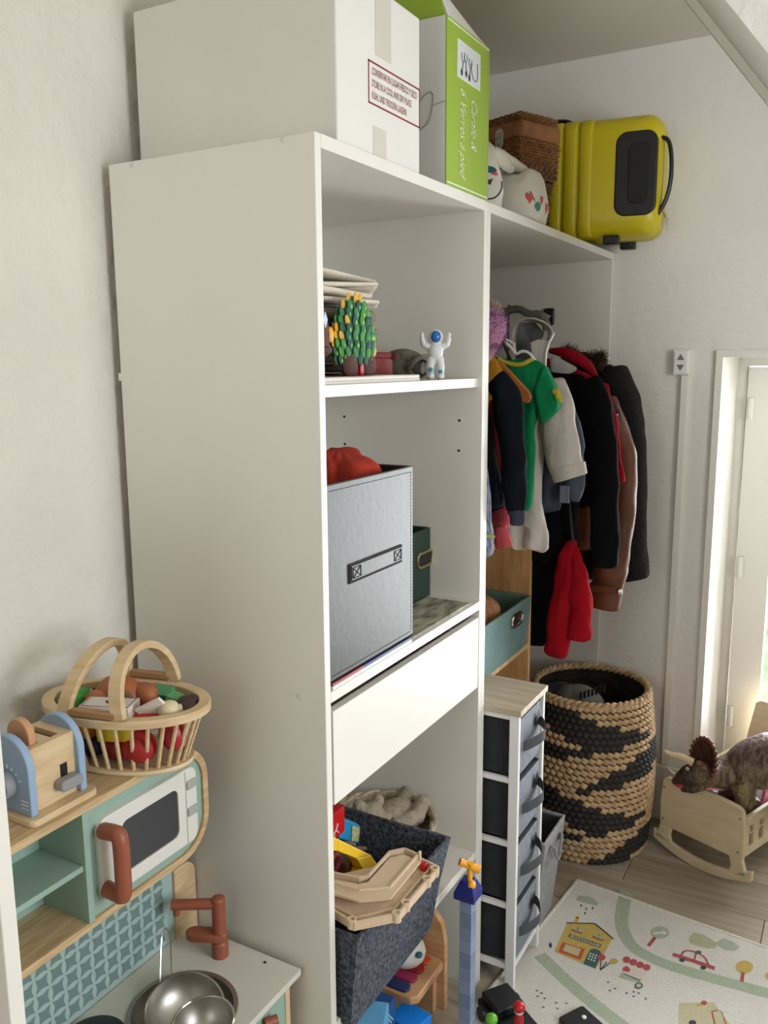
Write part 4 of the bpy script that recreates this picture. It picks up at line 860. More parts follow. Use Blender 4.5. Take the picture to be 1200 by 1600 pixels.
food('toy_lettuce','bright green toy leaf at the left end of the basket',MB().ell(kk(-0.10,-0.005,0.095),(0.025,0.035,0.02)).jit(0.008,60),M_GREEN)
food('toy_pepper','green toy vegetable chunk beside white mushroom slice',MB().box(-0.016,0.016,-0.012,0.012,-0.012,0.012).xf(Mk@Matrix.Translation(V(0.05,0.045,0.103))@Matrix.Rotation(0.5,4,'X')),mat('veg_green','#4c8f62',0.5))
food('toy_pepper','pale green toy vegetable chunk next to the brown chicken',MB().box(-0.012,0.012,-0.014,0.014,-0.010,0.010).xf(Mk@Matrix.Translation(V(0.075,0.035,0.098))@Matrix.Rotation(0.3,4,'Y')),mat('veg_green2','#5fa06a',0.5))
eb=thing('egg_box',kk(-0.015,-0.03,0.09),'small white toy box with red print in wooden basket','toy box')
Me=Mk@Matrix.Translation(V(-0.012,-0.034,0.098))@Matrix.Rotation(0.12,4,'Z')
B(-0.045,0.045,-0.024,0.024,-0.014,0.016).xf(Me).build('body', mat('box_white','#dfd9d2',0.5), eb, smooth=False, bevel=0.001)
MB().prism([V(0.0+a,0.0+b,0.0161) for a,b in heart(0.008)],(0,0,0.0006)).xf(Me).build('print', M_PRINT, eb, smooth=False)
MB().tube([V(a,b,0.0163) for a,b in rrect(0.082,0.042,0.002,2)],0.0006,4,closed=True).xf(Me).build('border', M_PRINT, eb)
food('toy_slice','white toy slice leaning on the basket rim',MB().box(-0.026,0.026,-0.003,0.003,-0.014,0.014).xf(Mk@Matrix.Translation(V(0.068,-0.030,0.108))@Matrix.Rotation(-0.5,4,'Y')@Matrix.Rotation(0.5,4,'X')),mat('slice_white','#e2ded4',0.5))
food('toy_mushroom','cream toy mushroom in the right of the basket',MB().ell(kk(0.095,-0.022,0.105),(0.019,0.019,0.017)).tube([kk(0.095,-0.022,0.10),kk(0.115,-0.015,0.108)],0.008,10),mat('mushroom','#d3c9a2',0.5))
for i,(x,y,z) in enumerate(((0.105,0.018,0.10),(0.118,0.004,0.098),(0.112,0.03,0.098))):
    food('toy_grape',('dark purple toy grape at the far right of the basket','dark purple toy grape nearest the basket rim at right','dark purple toy grape lying furthest back in the basket')[i],MB().ell(kk(x,y,z),0.0165),mat('grape','#3d2226',0.4))
food('toy_tomato','large red toy tomato half showing through the front spindles',MB().ell(kk(0.045,-0.045,0.045),(0.036,0.028,0.03)),mat('tomato_red','#9c1a18',0.55))
food('toy_bowl','red toy bowl in the middle of the basket',MB().ell(kk(0.055,-0.015,0.085),(0.045,0.035,0.016)),mat('red_bowl','#c2352a',0.4))
food('toy_cheese','yellow toy cheese block behind the front spindles',MB().box(-0.032,0.032,-0.014,0.014,-0.014,0.014).xf(Mk@Matrix.Translation(V(0.012,-0.052,0.072))@Matrix.Rotation(-0.1,4,'Y')),mat('cheese','#d8c22a',0.45))
food('toy_orange','orange toy fruit behind the left front spindles',MB().ell(kk(-0.055,-0.04,0.072),0.026),mat('orange_fruit','#d07f22',0.45))
food('toy_aubergine','dark blue toy aubergine low in the left of the basket',MB().ell(kk(-0.06,-0.03,0.032),(0.04,0.028,0.022)),mat('aubergine','#1d2430',0.4))
food('toy_cherry','deep red toy cherry low between left spindles',MB().ell(kk(-0.005,-0.035,0.035),(0.028,0.024,0.024)),mat('cherry','#8c1f2a',0.4))
food('toy_radish','crimson toy radish at the right end behind spindles',MB().ell(kk(0.10,-0.02,0.06),(0.022,0.022,0.028)),mat('radish','#a51e2c',0.4))
food('toy_plate','brown toy plate standing behind the white toy box',MB().ell(kk(-0.015,0.0,0.112),(0.036,0.006,0.016)),mat('plate_brown','#7d6248',0.5))
# ------------------------------------------------------------------ clothes on the rail
def cloth(name,c,rough=0.9,**k): return mat(name,c,rough,bump=k.pop('bump',0.9),bscale=k.pop('bscale',26),stretch=k.pop('stretch',(1,1,0.35)),var=k.pop('var',0.08),vscale=k.pop('vscale',25),spec=0.12,**k)
def P(px,py,y): return U(px,py,1,y)
def torso_mb(y, rows, seed=0, folds=5, amp=0.008, n=40, open_=False):
    """rows: (x_back, x_front, z, half_thickness) from top to hem"""
    mb=MB(); rings=[]
    R=[]
    for i in range(len(rows)-1):
        for j in range(5):
            t=j/5; R.append([a+(b-a)*t for a,b in zip(rows[i],rows[i+1])])
    R.append(list(rows[-1]))
    for i,(xb,xf,z,th) in enumerate(R):
        cx=(xb+xf)/2; hw=(xf-xb)/2; t=i/(len(R)-1); ring=[]
        for k in range(n):
            a=2*pi*k/n; c=cos(a); s=sin(a); e=0.7
            xx=cx+hw*abs(c)**e*(1 if c>0 else -1)
            yy=y+th*abs(s)**e*(1 if s>0 else -1)+amp*(0.2+t)*sin(folds*xx*22+seed*2+1.5*t)
            ring.append(V(xx,yy,z+0.006*sin(4*a+seed)*t))
        rings.append(ring)
    mb.loft(rings); mb.jit(0.008,16,seed); mb.jit(0.005,40,seed+3); return mb
def sleeve_mb(path, radii, flat=0.6, seed=0, amp=0.006):
    p=smooth_path(path,6); m=len(p); rr=[]
    for i in range(m):
        t=i/(m-1)*(len(radii)-1); k=min(int(t),len(radii)-2); rr.append(radii[k]+(radii[k+1]-radii[k])*(t-k))
    mb=MB(); mb.tube(p,rr,16,flat=flat,upv=(0,1,0.01)); mb.jit(amp*1.3,20,seed); mb.jit(amp*0.8,45,seed+2); return mb
def garment(name,label,cat,y,m,rows,sleeve=None,radii=None,seed=0,flat=0.6,folds=5,amp=0.008,amps=0.006):
    t=thing(name,(RODX,y,rows[-1][2]),label,cat,'clothes on the rail')
    torso_mb(y,rows,seed,folds,amp).build('torso',m,t,subsurf=1)
    if sleeve: sleeve_mb([P(a,b,y-0.012) for a,b in sleeve],radii,flat,seed,amps).build('sleeve',m,t,subsurf=1)
    return t
def hanger(y,label,m,wood=False,z=1.72,tip=0.0):
    t=thing('hanger',(RODX,y,z),label,'hanger')
    hk=smooth_path([(RODX,y,z+0.03),(RODX,y,z+0.07),(RODX+0.012,y,RODZ-0.005),(RODX+0.014,y,RODZ+0.010),(RODX,y,RODZ+0.0165),(RODX-0.014,y,RODZ+0.008)],5)
    MB().tube(hk,0.0022,6).build('hook',M_CHROME if wood else m,t)
    if wood:
        MB().prism([V(RODX-0.18,y-0.008,z-0.055),V(RODX,y-0.008,z+0.025),V(RODX+0.18+tip,y-0.008,z-0.055),V(RODX+0.185+tip,y-0.008,z-0.075),V(RODX+0.15,y-0.008,z-0.065),V(RODX,y-0.008,z-0.0),V(RODX-0.15,y-0.008,z-0.065)],(0,0.016,0)).build('shoulders',m,t,bevel=0.004)
        MB().tube([V(RODX-0.15,y,z-0.065),V(RODX+0.15,y,z-0.065)],0.006,8).build('bar',m,t)
    else:
        MB().tube([V(RODX,y,z+0.035),V(RODX+0.06,y,z+0.02),V(RODX+0.17,y,z-0.05),V(RODX+0.165,y,z-0.06),V(RODX-0.165,y,z-0.06),V(RODX-0.17,y,z-0.05),V(RODX-0.06,y,z+0.02)],0.004,8,closed=True).build('shoulders',m,t)
    return t
M_NAVY=cloth('navy_knit','#0e1016'); M_NAVYC=cloth('navy_cuff','#33333c')
XBK=-0.42
def fx_(px,py,y): return P(px,py,y).x
def fz_(px,py,y): return P(px,py,y).z
# plaid shirt nearest to the divider
y=0.785
t=garment('plaid_shirt','blue plaid shirt with yellow check hem, nearest the shelving unit','shirt',y,mat('plaid','#3c4356',0.9,hex2='#8d93a2',vscale=30,stretch=(6,6,1),bump=0.2,bscale=150),[(-0.30,-0.12,1.70,0.015),(XBK,-0.04,1.62,0.022),(XBK,-0.02,1.4,0.026),(-0.075,fx_(771,872,y)-0.005,1.235,0.02),(-0.07,fx_(771,872,y)-0.005,fz_(765,872,y),0.022)],seed=1)
rows=[]
MB().tube([V(fx_(769,840,y)-0.02,y-0.024,fz_(765,835,y)),V(fx_(771,855,y)-0.0,y,fz_(765,838,y)),V(fx_(769,840,y)-0.02,y+0.024,fz_(765,835,y))],0.005,6).build('yellow_check',mat('check_yellow','#9a934e',0.9),t)
# navy cardigan
y=0.835
t=garment('navy_cardigan','navy knitted cardigan with grey ribbed cuff hanging beside the shelving unit','cardigan',y,M_NAVY,[(-0.30,-0.14,1.72,0.018),(XBK,-0.06,1.66,0.028),(XBK,-0.03,1.5,0.032),(XBK,fx_(797,806,y),fz_(795,806,y),0.03)],[(772,590),(789,620),(799,690),(804,750),(806,800)],[0.03,0.04,0.036,0.034,0.030],seed=2)
sleeve_mb([P(806,796,y-0.012),P(808,806,y-0.012),P(808,822,y-0.012)],[0.026,0.022,0.020],0.7,3,0.002).build('cuff',M_NAVYC,t,subsurf=1)
# coral top
y=0.885
M_CORAL=cloth('coral_jersey','#a8474a')
t=garment('coral_top','coral red top whose sleeve hangs below the navy cardigan','top',y,M_CORAL,[(-0.30,-0.14,1.70,0.012),(XBK,-0.07,1.64,0.018),(XBK,-0.07,1.30,0.02)],[(776,620),(780,720),(782,800),(781,822)],[0.022,0.028,0.026,0.024],seed=4)
sleeve_mb([P(781,820,y-0.012),P(784,838,y-0.012),P(788,857,y-0.012)],[0.020,0.023,0.026],0.7,5,0.003).build('cuff',M_CORAL,t,subsurf=1)
# mustard shirt
y=0.935
M_MUS=cloth('mustard','#a97b22')
zt0=fz_(763,556,y)
t=garment('mustard_shirt','mustard yellow shirt showing as a thin strip beside green tee','shirt',y,M_MUS,[(-0.30,-0.15,1.74,0.012),(XBK,fx_(775,565,y),fz_(770,560,y),0.018),(XBK,fx_(804,620,y),fz_(800,620,y),0.02),(XBK,fx_(818,690,y),fz_(815,690,y),0.02),(XBK,fx_(823,748,y),fz_(820,750,y),0.016)],seed=6,amp=0.004)
M_ORW=mat('hanger_wood','#b5743a',0.4,hex2='#a5642c',vscale=6,stretch=(2,14,14))
c0=P(829,622,0.965)
hg=thing('hanger',(RODX,0.965,1.66),'brown wooden coat hanger between mustard shirt and green tee','hanger')
hpts=[P(a,b,0.965) for a,b in ((778,560),(800,582),(828,612),(831,622),(827,629),(812,622),(790,606),(770,586))]
MB().prism([p-V(0,0.006,0) for p in hpts],(0,0.014,0)).build('shoulders',M_ORW,hg,bevel=0.003)
MB().tube([P(826,627,0.965),P(798,622,0.965),V(RODX-0.1,0.965,P(798,622,0.965).z)],0.006,8).build('bar',M_ORW,hg)
MB().tube([hpts[0],V(RODX,0.965,1.78)],0.006,8).tube(smooth_path([(RODX,0.965,1.78),(RODX+0.014,0.965,RODZ),(RODX,0.965,RODZ+0.0165),(RODX-0.014,0.965,RODZ+0.006)],5),0.0022,6).build('hook',M_CHROME,hg)
# green tee
y=1.01
M_GT=cloth('green_jersey','#0f7547'); M_YT=cloth('yellow_trim','#b9a93a')
t=garment('green_tee','bright green tee with yellow neck band hanging on white hanger','tee',y,M_GT,[(-0.34,fx_(835,563,y),fz_(820,562,y),0.012),(XBK,fx_(856,572,y),fz_(850,578,y),0.02),(XBK,fx_(845,640,y),fz_(845,640,y),0.028),(XBK,fx_(836,700,y),fz_(840,700,y),0.028),(XBK,fx_(834,808,y),fz_(834,808,y),0.026)],seed=7)
sl=MB().tube(smooth_path([P(840,585,y-0.015),P(858,612,y-0.015),P(862,650,y-0.015)],5),[0.045-0.0*i for i in range(11)],14,flat=0.5,upv=(0,1,0.01))
rows_=[]
mb=MB()
q0,q1,q2,q3=P(852,568,y),P(876,637,y),P(848,664,y),P(836,610,y)
mb.loft([[q0+V(0,0.022,0),q0-V(0,0.022,0),q3-V(0,0.028,0),q3+V(0,0.028,0)],[q0.lerp(q1,.5)+V(0.006,0.026,0),q0.lerp(q1,.5)+V(0.006,-0.026,0),q3.lerp(q2,.5)-V(0,0.028,0),q3.lerp(q2,.5)+V(0,0.028,0)],[q1+V(0,0.024,0),q1-V(0,0.024,0),q2-V(0,0.024,0),q2+V(0,0.024,0)]])
mb.build('sleeve',M_GT,t,bevel=0.012,seg=3)
MB().tube(smooth_path([P(772,556,y-0.02),P(788,566,y-0.02),P(812,570,y-0.02),P(832,561,y-0.016)],6),0.0075,8,flat=0.8).build('neck_band',M_YT,t)
p=P(869,612,y-0.03); MB().ell(p,(0.012,0.004,0.008)).ell(p+V(0.006,0,-0.012),(0.009,0.004,0.008)).ell(p+V(0.012,0,-0.022),(0.007,0.004,0.006)).build('yellow_motif',M_YT,t)
wh=thing('hanger',(RODX,1.03,1.69),'white plastic coat hanger holding the green tee','hanger')
MB().tube(smooth_path([P(790,535,1.03),P(800,545,1.03),P(806,553,1.03),P(816,549,1.03),P(828,553,1.03),P(842,572,1.03)],6),0.0042,8).build('shoulders',M_WHITE,wh)
MB().tube(smooth_path([P(806,552,1.03),P(803,540,1.03),P(798,534,1.03),V(RODX+0.02,1.03,1.80),V(RODX+0.014,1.03,RODZ+0.004),V(RODX,1.03,RODZ+0.0165),V(RODX-0.014,1.03,RODZ+0.004)],6),0.0028,8).build('hook',M_WHITE,wh)
# pale hoodie
y=1.085
M_HOOD=cloth('pale_marl','#b7b0a6',var=0.05); 
t=garment('pale_hoodie','pale grey hoodie with open hood and wide cuffed sleeve','hoodie',y,M_HOOD,[(-0.34,-0.10,fz_(830,560,y),0.016),(XBK,fx_(868,590,y),fz_(868,590,y),0.028),(XBK,fx_(850,700,y),fz_(850,700,y),0.032),(XBK,fx_(846,790,y),fz_(846,790,y),0.03),(-0.07,fx_(852,825,y),fz_(852,825,y),0.025),(-0.06,fx_(860,850,y),fz_(855,862,y),0.024)],[(862,590),(868,640),(878,700),(888,738)],[0.038,0.052,0.052,0.050],seed=8,flat=0.55)
sleeve_mb([P(886,726,y-0.012),P(889,738,y-0.012),P(892,748,y-0.012)],[0.053,0.052,0.050],0.55,9,0.001).build('cuff',M_HOOD,t,subsurf=1)
# hood: open shell
hc=P(828,545,y); rows=[]
prof=[((800,500),(800,575)),((815,496),(822,576)),((838,495),(845,576)),((858,508),(851,572)),((866,520),(853,560))]
mb=MB()
outl=[P(a,b,y-0.03) for a,b in ((800,575),(799,540),(800,508),(812,497),(838,497),(858,508),(866,520),(858,535),(853,552),(852,580))]
inn=[P(a,b,y+0.05) for a,b in ((806,575),(806,545),(806,515),(815,503),(836,502),(852,511),(858,522),(852,535),(848,552),(846,580))]
sheet('hood',fold_sheet([outl,[p.lerp(q,.5)+V(0.004,0,0.006) for p,q in zip(outl,inn)],inn],0.004),M_HOOD,t,0.006,1)
pa=[P(a,b,y-0.03) for a,b in ((828,535),(840,530),(858,532),(853,552),(851,578),(832,572))]
MB().prism(pa,(0,0.008,0)).build('hood_front',M_HOOD,t,bevel=0.003)
MB().prism([p for p in (P(a,b,y+0.03) for a,b in ((803,505),(835,503),(850,520),(835,560),(835,578),(803,578)))],(0,0.006,0)).build('hood_lining',mat('hood_print','#8e9094',0.9,hex2='#5d6068',vscale=18),t,bevel=0.002)
MB().tube([P(a,b,y-0.033) for a,b in ((852,580),(853,552),(858,535),(866,520))],0.0025,6).build('piping',M_WHITE,t)
# denim shirt
y=1.15
t=garment('denim_shirt','faded blue grey denim shirt hanging below pale hoodie sleeve','shirt',y,cloth('denim','#40454f',var=0.15),[(-0.34,-0.12,1.68,0.014),(XBK,fx_(872,600,y),fz_(872,600,y),0.022),(XBK,fx_(870,700,y),fz_(870,700,y),0.026),(XBK,fx_(880,800,y),fz_(872,806,y),0.026)],[(872,620),(890,680),(895,745),(889,782)],[0.035,0.04,0.034,0.030],seed=10)
MB().box(*(lambda p:(p.x-0.014,p.x+0.014,y-0.045,y-0.035,p.z-0.02,p.z+0.03))(P(882,775,y-0.04))).build('tab',cloth('denim_tab','#666c79'),t,bevel=0.003)
# black trousers behind
y=1.375
t=garment('black_trousers','long black trousers hanging lowest behind the pale clothes','trousers',y,cloth('black_twill','#0e0e11'),[(-0.36,-0.12,1.45,0.016),(XBK,fx_(870,850,y),fz_(870,850,y),0.024),(XBK,fx_(868,930,y),fz_(868,930,y),0.026),(XBK,fx_(862,1012,y),fz_(858,1015,y),0.024)],seed=11)
MB().tube([V(-0.2,y,1.45),V(-0.2,y,RODZ+0.016)],0.004,8).build('hanger_strap',M_BLACK,t)
# black coat with white hood
y=1.36
t=garment('black_coat','black padded coat with white collar and long sleeve','coat',y,cloth('black_coat_cloth','#0b0b0e'),[(-0.34,-0.08,fz_(880,575,y),0.02),(XBK,fx_(915,590,y),fz_(905,585,y),0.035),(XBK,fx_(915,680,y),fz_(915,680,y),0.04),(XBK,fx_(905,800,y),fz_(905,800,y),0.04),(XBK,fx_(905,890,y),fz_(905,890,y),0.04)],[(915,592),(930,640),(940,730),(945,820),(945,888)],[0.04,0.055,0.05,0.046,0.042],seed=12,flat=0.65)
MB().loft([[P(a,b,y-0.03)+V(0,d,0) for d in (0,0.03)]+[P(c,e,y-0.03)+V(0,d,0) for d in (0.03,0)] for a,b,c,e in ((854,552,858,590),(868,555,868,596),(885,566,882,588),(902,574,898,580))]).build('white_collar',cloth('white_fleece','#b9b8bb'),t,subsurf=2)
# red jacket
y=1.425
M_REDC=cloth('red_cotton','#960f20',var=0.1)
t=garment('red_jacket','red jacket with thick red collar behind the black coat','jacket',y,M_REDC,[(-0.34,-0.06,fz_(890,560,y),0.018),(XBK,fx_(932,592,y),fz_(930,594,y),0.028),(XBK,fx_(945,690,y),fz_(940,690,y),0.03),(XBK,fx_(950,760,y),fz_(945,762,y),0.03)],[(935,600),(950,670),(957,720),(961,755)],[0.03,0.035,0.032,0.030],seed=13)
MB().tube(smooth_path([P(860,548,y-0.05),P(885,552,y-0.06),P(915,568,y-0.06),P(931,588,y-0.05)],5),[0.010+0.012*sin(pi*i/15) for i in range(16)],12,flat=0.8).build('collar',M_REDC,t)
# navy tee
y=1.465
t=garment('navy_tee','dark navy short sleeved tee with white edged sleeve','tee',y,cloth('navy_jersey','#1b1a22'),[(-0.34,-0.06,fz_(900,580,y),0.014),(XBK,fx_(938,600,y),fz_(938,600,y),0.022),(XBK,fx_(948,690,y),fz_(948,690,y),0.022),(XBK,fx_(945,800,y),fz_(945,800,y),0.022)],seed=14)
a0,a1,a2,a3=P(936,598,y-0.01),P(968,646,y-0.01),P(950,680,y-0.01),P(938,660,y-0.01)
MB().loft([[a0+V(0,.02,0),a0-V(0,.02,0),a3-V(0,.02,0),a3+V(0,.02,0)],[a1+V(0,.018,0),a1-V(0,.018,0),a2-V(0,.018,0),a2+V(0,.018,0)]]).build('sleeve',cloth('navy_jersey','#1b1a22'),t,bevel=0.004)
MB().tube([a1-V(0,0.019,0),a2-V(0,0.019,0)],0.002,6).build('white_edge',M_WHITE,t)
# brown leather coat
y=1.515
M_LEATH=mat('brown_leather','#66391e',0.42,var=0.15,vscale=14,bump=0.15,bscale=60)
t=garment('leather_coat','brown leather coat with buttoned cuff hanging near far wall','coat',y,M_LEATH,[(-0.34,-0.06,fz_(900,575,y),0.018),(XBK,fx_(940,610,y),fz_(940,610,y),0.03),(XBK,fx_(950,720,y),fz_(950,720,y),0.035),(XBK,fx_(940,870,y),fz_(940,870,y),0.035)],[(945,620),(965,690),(972,760),(962,850),(952,900),(946,918)],[0.035,0.05,0.05,0.052,0.055,0.054],seed=15,flat=0.7)
sleeve_mb([P(948,914,y-0.012),P(946,930,y-0.012),P(943,950,y-0.012)],[0.058,0.056,0.053],0.75,16,0.002).build('cuff',M_LEATH,t,subsurf=1)
MB().box(*(lambda p:(p.x-0.05,p.x+0.05,y-0.068,y-0.055,p.z-0.012,p.z+0.012))(P(948,921,y-0.06))).build('cuff_strap',M_LEATH,t,bevel=0.003)
MB().ell(P(967,925,y-0.07),(0.009,0.005,0.011)).build('button',M_CHROME,t)
# black fleece coat
y=1.625
M_FLEECE=mat('black_fleece','#0f0e0d',1.0,hex2='#201e1c',vscale=90,bump=1.0,bscale=160)
rows_=[(-0.34,-0.02,fz_(920,560,y),0.03),(XBK,fx_(962,580,y),fz_(955,575,y),0.05),(XBK,fx_(985,690,y),fz_(985,690,y),0.055),(XBK,fx_(990,800,y),fz_(990,800,y),0.055),(XBK,fx_(1008,912,y),fz_(1000,914,y),0.06)]
t=garment('fleece_coat','shaggy black fleece coat with brown fur collar against far panel','coat',y,M_FLEECE,rows_,[(955,575),(975,640),(985,720),(986,820),(990,905)],[0.05,0.06,0.056,0.052,0.055],seed=17,flat=0.8)
rnd=random.Random(5); fur=MB(); 
for k in range(2600):
    tt_=rnd.random()*0.965
    i=min(int(tt_*4),3); u=tt_*4-i; r0,r1=rows_[i],rows_[i+1]
    xf=r0[1]+(r1[1]-r0[1])*u; z=r0[2]+(r1[2]-r0[2])*u; th=r0[3]+(r1[3]-r0[3])*u
    a=rnd.uniform(-1.6,0.35); p=V(xf-0.06+0.066*cos(a),y+th*sin(a)*1.05-0.004,z)
    d=V(rnd.uniform(-.3,1),rnd.uniform(-1,.1),rnd.uniform(-1,.4)).normalized()*rnd.uniform(0.008,0.014); s=d.cross(V(.3,.5,.8)).normalized()*0.0016
    fur.add([p-s,p+s,p+d],[(0,1,2)])
tag(fur.build('fleece_pile',M_FLEECE,t,smooth=False),kind='stuff')
fur=MB(); fc=P(915,552,y-0.05)
for k in range(1100):
    q=rnd.random(); c=P(882+62*q,548+10*sin(q*3)+rnd.uniform(-6,10)+q*8,y-0.05+rnd.uniform(-0.03,0.03))
    d=V(rnd.uniform(-.8,1.0),rnd.uniform(-.8,.4),rnd.uniform(-.3,1)).normalized()*rnd.uniform(0.018,0.042); s=d.cross(V(.3,.5,.8)).normalized()*0.0016
    fur.add([c-s,c+s,c+d],[(0,1,2)])
tag(fur.build('fur_collar',mat('brown_fur','#5a4a35',0.8,hex2='#2e261c',vscale=60),t,smooth=False),kind='stuff')
MB().tube([P(880,562,y-0.05),P(910,560,y-0.05),P(945,572,y-0.04)],0.022,10).jit(0.004,40).build('collar',mat('brown_fur_base','#3c3021',0.95,var=0.3,vscale=60),t)
# red trousers low
y=1.31
rtz=fz_(890,850,y)
t=thing('red_trousers',(0.05,y,fz_(890,1030,y)),'bright red trousers with two legs hanging low over the laundry basket','trousers','clothes on the rail')
M_REDT=cloth('red_twill','#960c18',var=0.12,vscale=14)
sleeve_mb([P(895,845,y),P(886,880,y),P(876,960,y),P(868,1026,y)],[0.010,0.030,0.042,0.040],0.7,18,0.008).build('leg',M_REDT,t,subsurf=1)
sleeve_mb([P(895,845,y),P(902,885,y),P(908,945,y),P(905,1000,y)],[0.010,0.026,0.040,0.042],0.7,19,0.008).build('leg',M_REDT,t,subsurf=1)
MB().tube([P(895,848,y),V(P(895,848,y).x-0.02,y,1.3),V(RODX+0.02,y,1.75),V(RODX,y,RODZ+0.016)],0.005,8).build('hanging_strap',M_BLACK,t)
# fuzzy pink hat
y=0.80
pc=P(768,512,y)+V(-0.02,0,0)
t=thing('fuzzy_hat',tuple(pc-V(0,0,0.05)),'fluffy pink and cream hat hanging beside the divider above cardigan','hat')
M_PINKF=mat('pink_fluff','#a9758c',0.95,hex2='#8f5f86',vscale=20,bump=0.6,bscale=150)
MB().ell(pc,(0.055,0.05,0.062),20,14).tube([pc+V(0.0,0,-0.04),pc+V(-0.005,0,-0.085)],[0.04,0.02],12).jit(0.006,30).build('crown',M_PINKF,t)
fa_,fb_=MB(),MB()
for k in range(2200):
    a=rnd.uniform(0,2*pi); e=rnd.uniform(-1.3,1.5); d0=V(cos(a)*cos(e),sin(a)*cos(e),sin(e)); p=pc+V(d0.x*.055,d0.y*.05,d0.z*.062)
    d=(d0+V(rnd.uniform(-.6,.6),rnd.uniform(-.6,.6),rnd.uniform(-.9,.2))).normalized()*rnd.uniform(0.008,0.018); s=d.cross(V(.3,.5,.8)).normalized()*0.0012
    (fa_ if e>0.7+rnd.uniform(-.2,.2) else fb_).add([p-s,p+s,p+d],[(0,1,2)])
tag(fa_.build('cream_fluff',mat('cream_fluff','#a8987f',0.95),t,smooth=False),kind='stuff')
tag(fb_.build('pink_fluff',M_PINKF,t,smooth=False),kind='stuff')
MB().tube([pc+V(0,0,0.05),V(RODX+0.06,y,1.80),V(RODX,y,RODZ+0.014)],0.003,6).build('loop',M_PINKF,t)
# grey scarf over the rail further back
tag(MB().tube(smooth_path([P(776,500,1.30),P(790,487,1.30),P(812,484,1.30),P(830,492,1.30),P(848,495,1.30),P(856,515,1.30)],5),[0.016,0.018]*15+[0.016],12,flat=0.7).jit(0.006,30).build('grey_scarf',cloth('grey_green_knit','#6d6f66')),'grey knitted scarf draped over the rail behind pale hood','scarf')
# ------------------------------------------------------------------ pine crate shelf with teal bin inside the hanging unit
ps = thing('pine_shelf',(-0.22,1.05,0),'small pine shelf unit standing below the clothes rail','shelf')
PXF=-0.085; py1=1.305; py0=0.745
pz1=P(820,800,py1).z
B(-0.40,PXF,py1,py1+0.018,0,pz1).build('side_board',M_PINE,ps,smooth=False,bevel=0.001)
B(-0.40,PXF,py0,py0+0.018,0,pz1).build('side_board',M_PINE,ps,smooth=False,bevel=0.001)
zsh=0.785
for z in (zsh,pz1-0.045,0.40): B(-0.40,PXF-0.002,py0+0.018,py1,z-0.016,z).build('shelf_board',M_PINE,ps,smooth=False,bevel=0.001)
B(-0.40,-0.394,py0+0.018,py1,0.1,pz1-0.05).build('back_board',M_PINE,ps,smooth=False)
tb = thing('teal_bin',(-0.2,1.06,zsh),'teal fabric bin with metal handle on the pine shelf','storage bin')
M_TEAL=mat('teal_canvas','#627d79',0.85,var=0.08,vscale=10,bump=0.15,bscale=150)
bx1_=PXF+0.012; zt_=zsh+0.165
by_0,by_1=0.82,1.285
mb=MB(); mb.loft([ringq(-0.36,bx1_-0.012,by_0,by_1-0.012,zsh+0.001),ringq(-0.365,bx1_-0.004,by_0,by_1-0.004,zsh+0.08),ringq(-0.37,bx1_,by_0,by_1,zt_),ringq(-0.366,bx1_-0.005,by_0+0.005,by_1-0.005,zt_),ringq(-0.36,bx1_-0.015,by_0+0.005,by_1-0.015,zsh+0.01)]); mb.jit(0.003,18); mb.build('shell',M_TEAL,tb)
c_=U(808,968,0,bx1_+0.002); rp_=[V(bx1_+0.002,c_.y+a,c_.z+b) for a,b in rrect(0.085,0.036,0.017,6)]
MB().tube(rp_,0.004,8,closed=True).build('ring_handle',M_CHROME,tb); MB().prism([p-V(0.002,0,0) for p in rp_],(0.0015,0,0)).build('handle_opening',M_BLACK,tb,smooth=False)
tag(MB().ell((-0.16,0.97,zsh+0.15),(0.062,0.085,0.066)).ell((-0.16,1.09,zsh+0.14),(0.06,0.07,0.062)).jit(0.008,25).build('tan_knit',mat('tan_knit','#a6764e',0.95,var=0.2,vscale=40,bump=0.8,bscale=120)),'lumpy tan knitted hat lying in the teal bin','knitwear')
tag(MB().ell((-0.29,1.09,zsh+0.175),(0.045,0.17,0.06)).jit(0.012,20).build('red_wrap',mat('dark_red_cloth','#8e1519',0.7,var=0.2,vscale=20)),'dark red cloth at the back of the teal bin','cloth')
# ------------------------------------------------------------------ narrow drawer tower
dt = thing('drawer_tower',(-0.1,0.845,0),'narrow white drawer tower with four grey fabric drawers','drawer tower')
tx0,tx1,ty0,ty1,tz1=-0.075,0.095,0.742,0.945,0.800
tx0=-0.078
M_TW=mat('tower_white','#e2e1de',0.4); M_TTOP=mat('tower_oak','#c0b29c',0.5,hex2='#ac9d86',vscale=4,stretch=(1.5,12,1))
B(-0.078,tx1+0.006,ty0-0.004,ty1+0.004,tz1-0.016,tz1).build('top_board',M_TTOP,dt,smooth=False,bevel=0.001)
for x in (tx0,tx1-0.026):
    for y in (ty0,ty1-0.014): B(x,x+0.026,y,y+0.014,0,tz1-0.016).build('post',M_TW,dt,smooth=False,bevel=0.0015)
lev=[0.055,0.235,0.415,0.595,0.770]
for z in lev:
    for y in (ty0+0.001,ty1-0.011): B(tx0+0.026,tx1-0.026,y,y+0.010,z,z+0.014).build('rail',M_TW,dt,smooth=False)
    if z<0.1: B(tx1-0.014,tx1-0.004,ty0+0.014,ty1-0.014,z,z+0.012).build('rail',M_TW,dt,smooth=False)
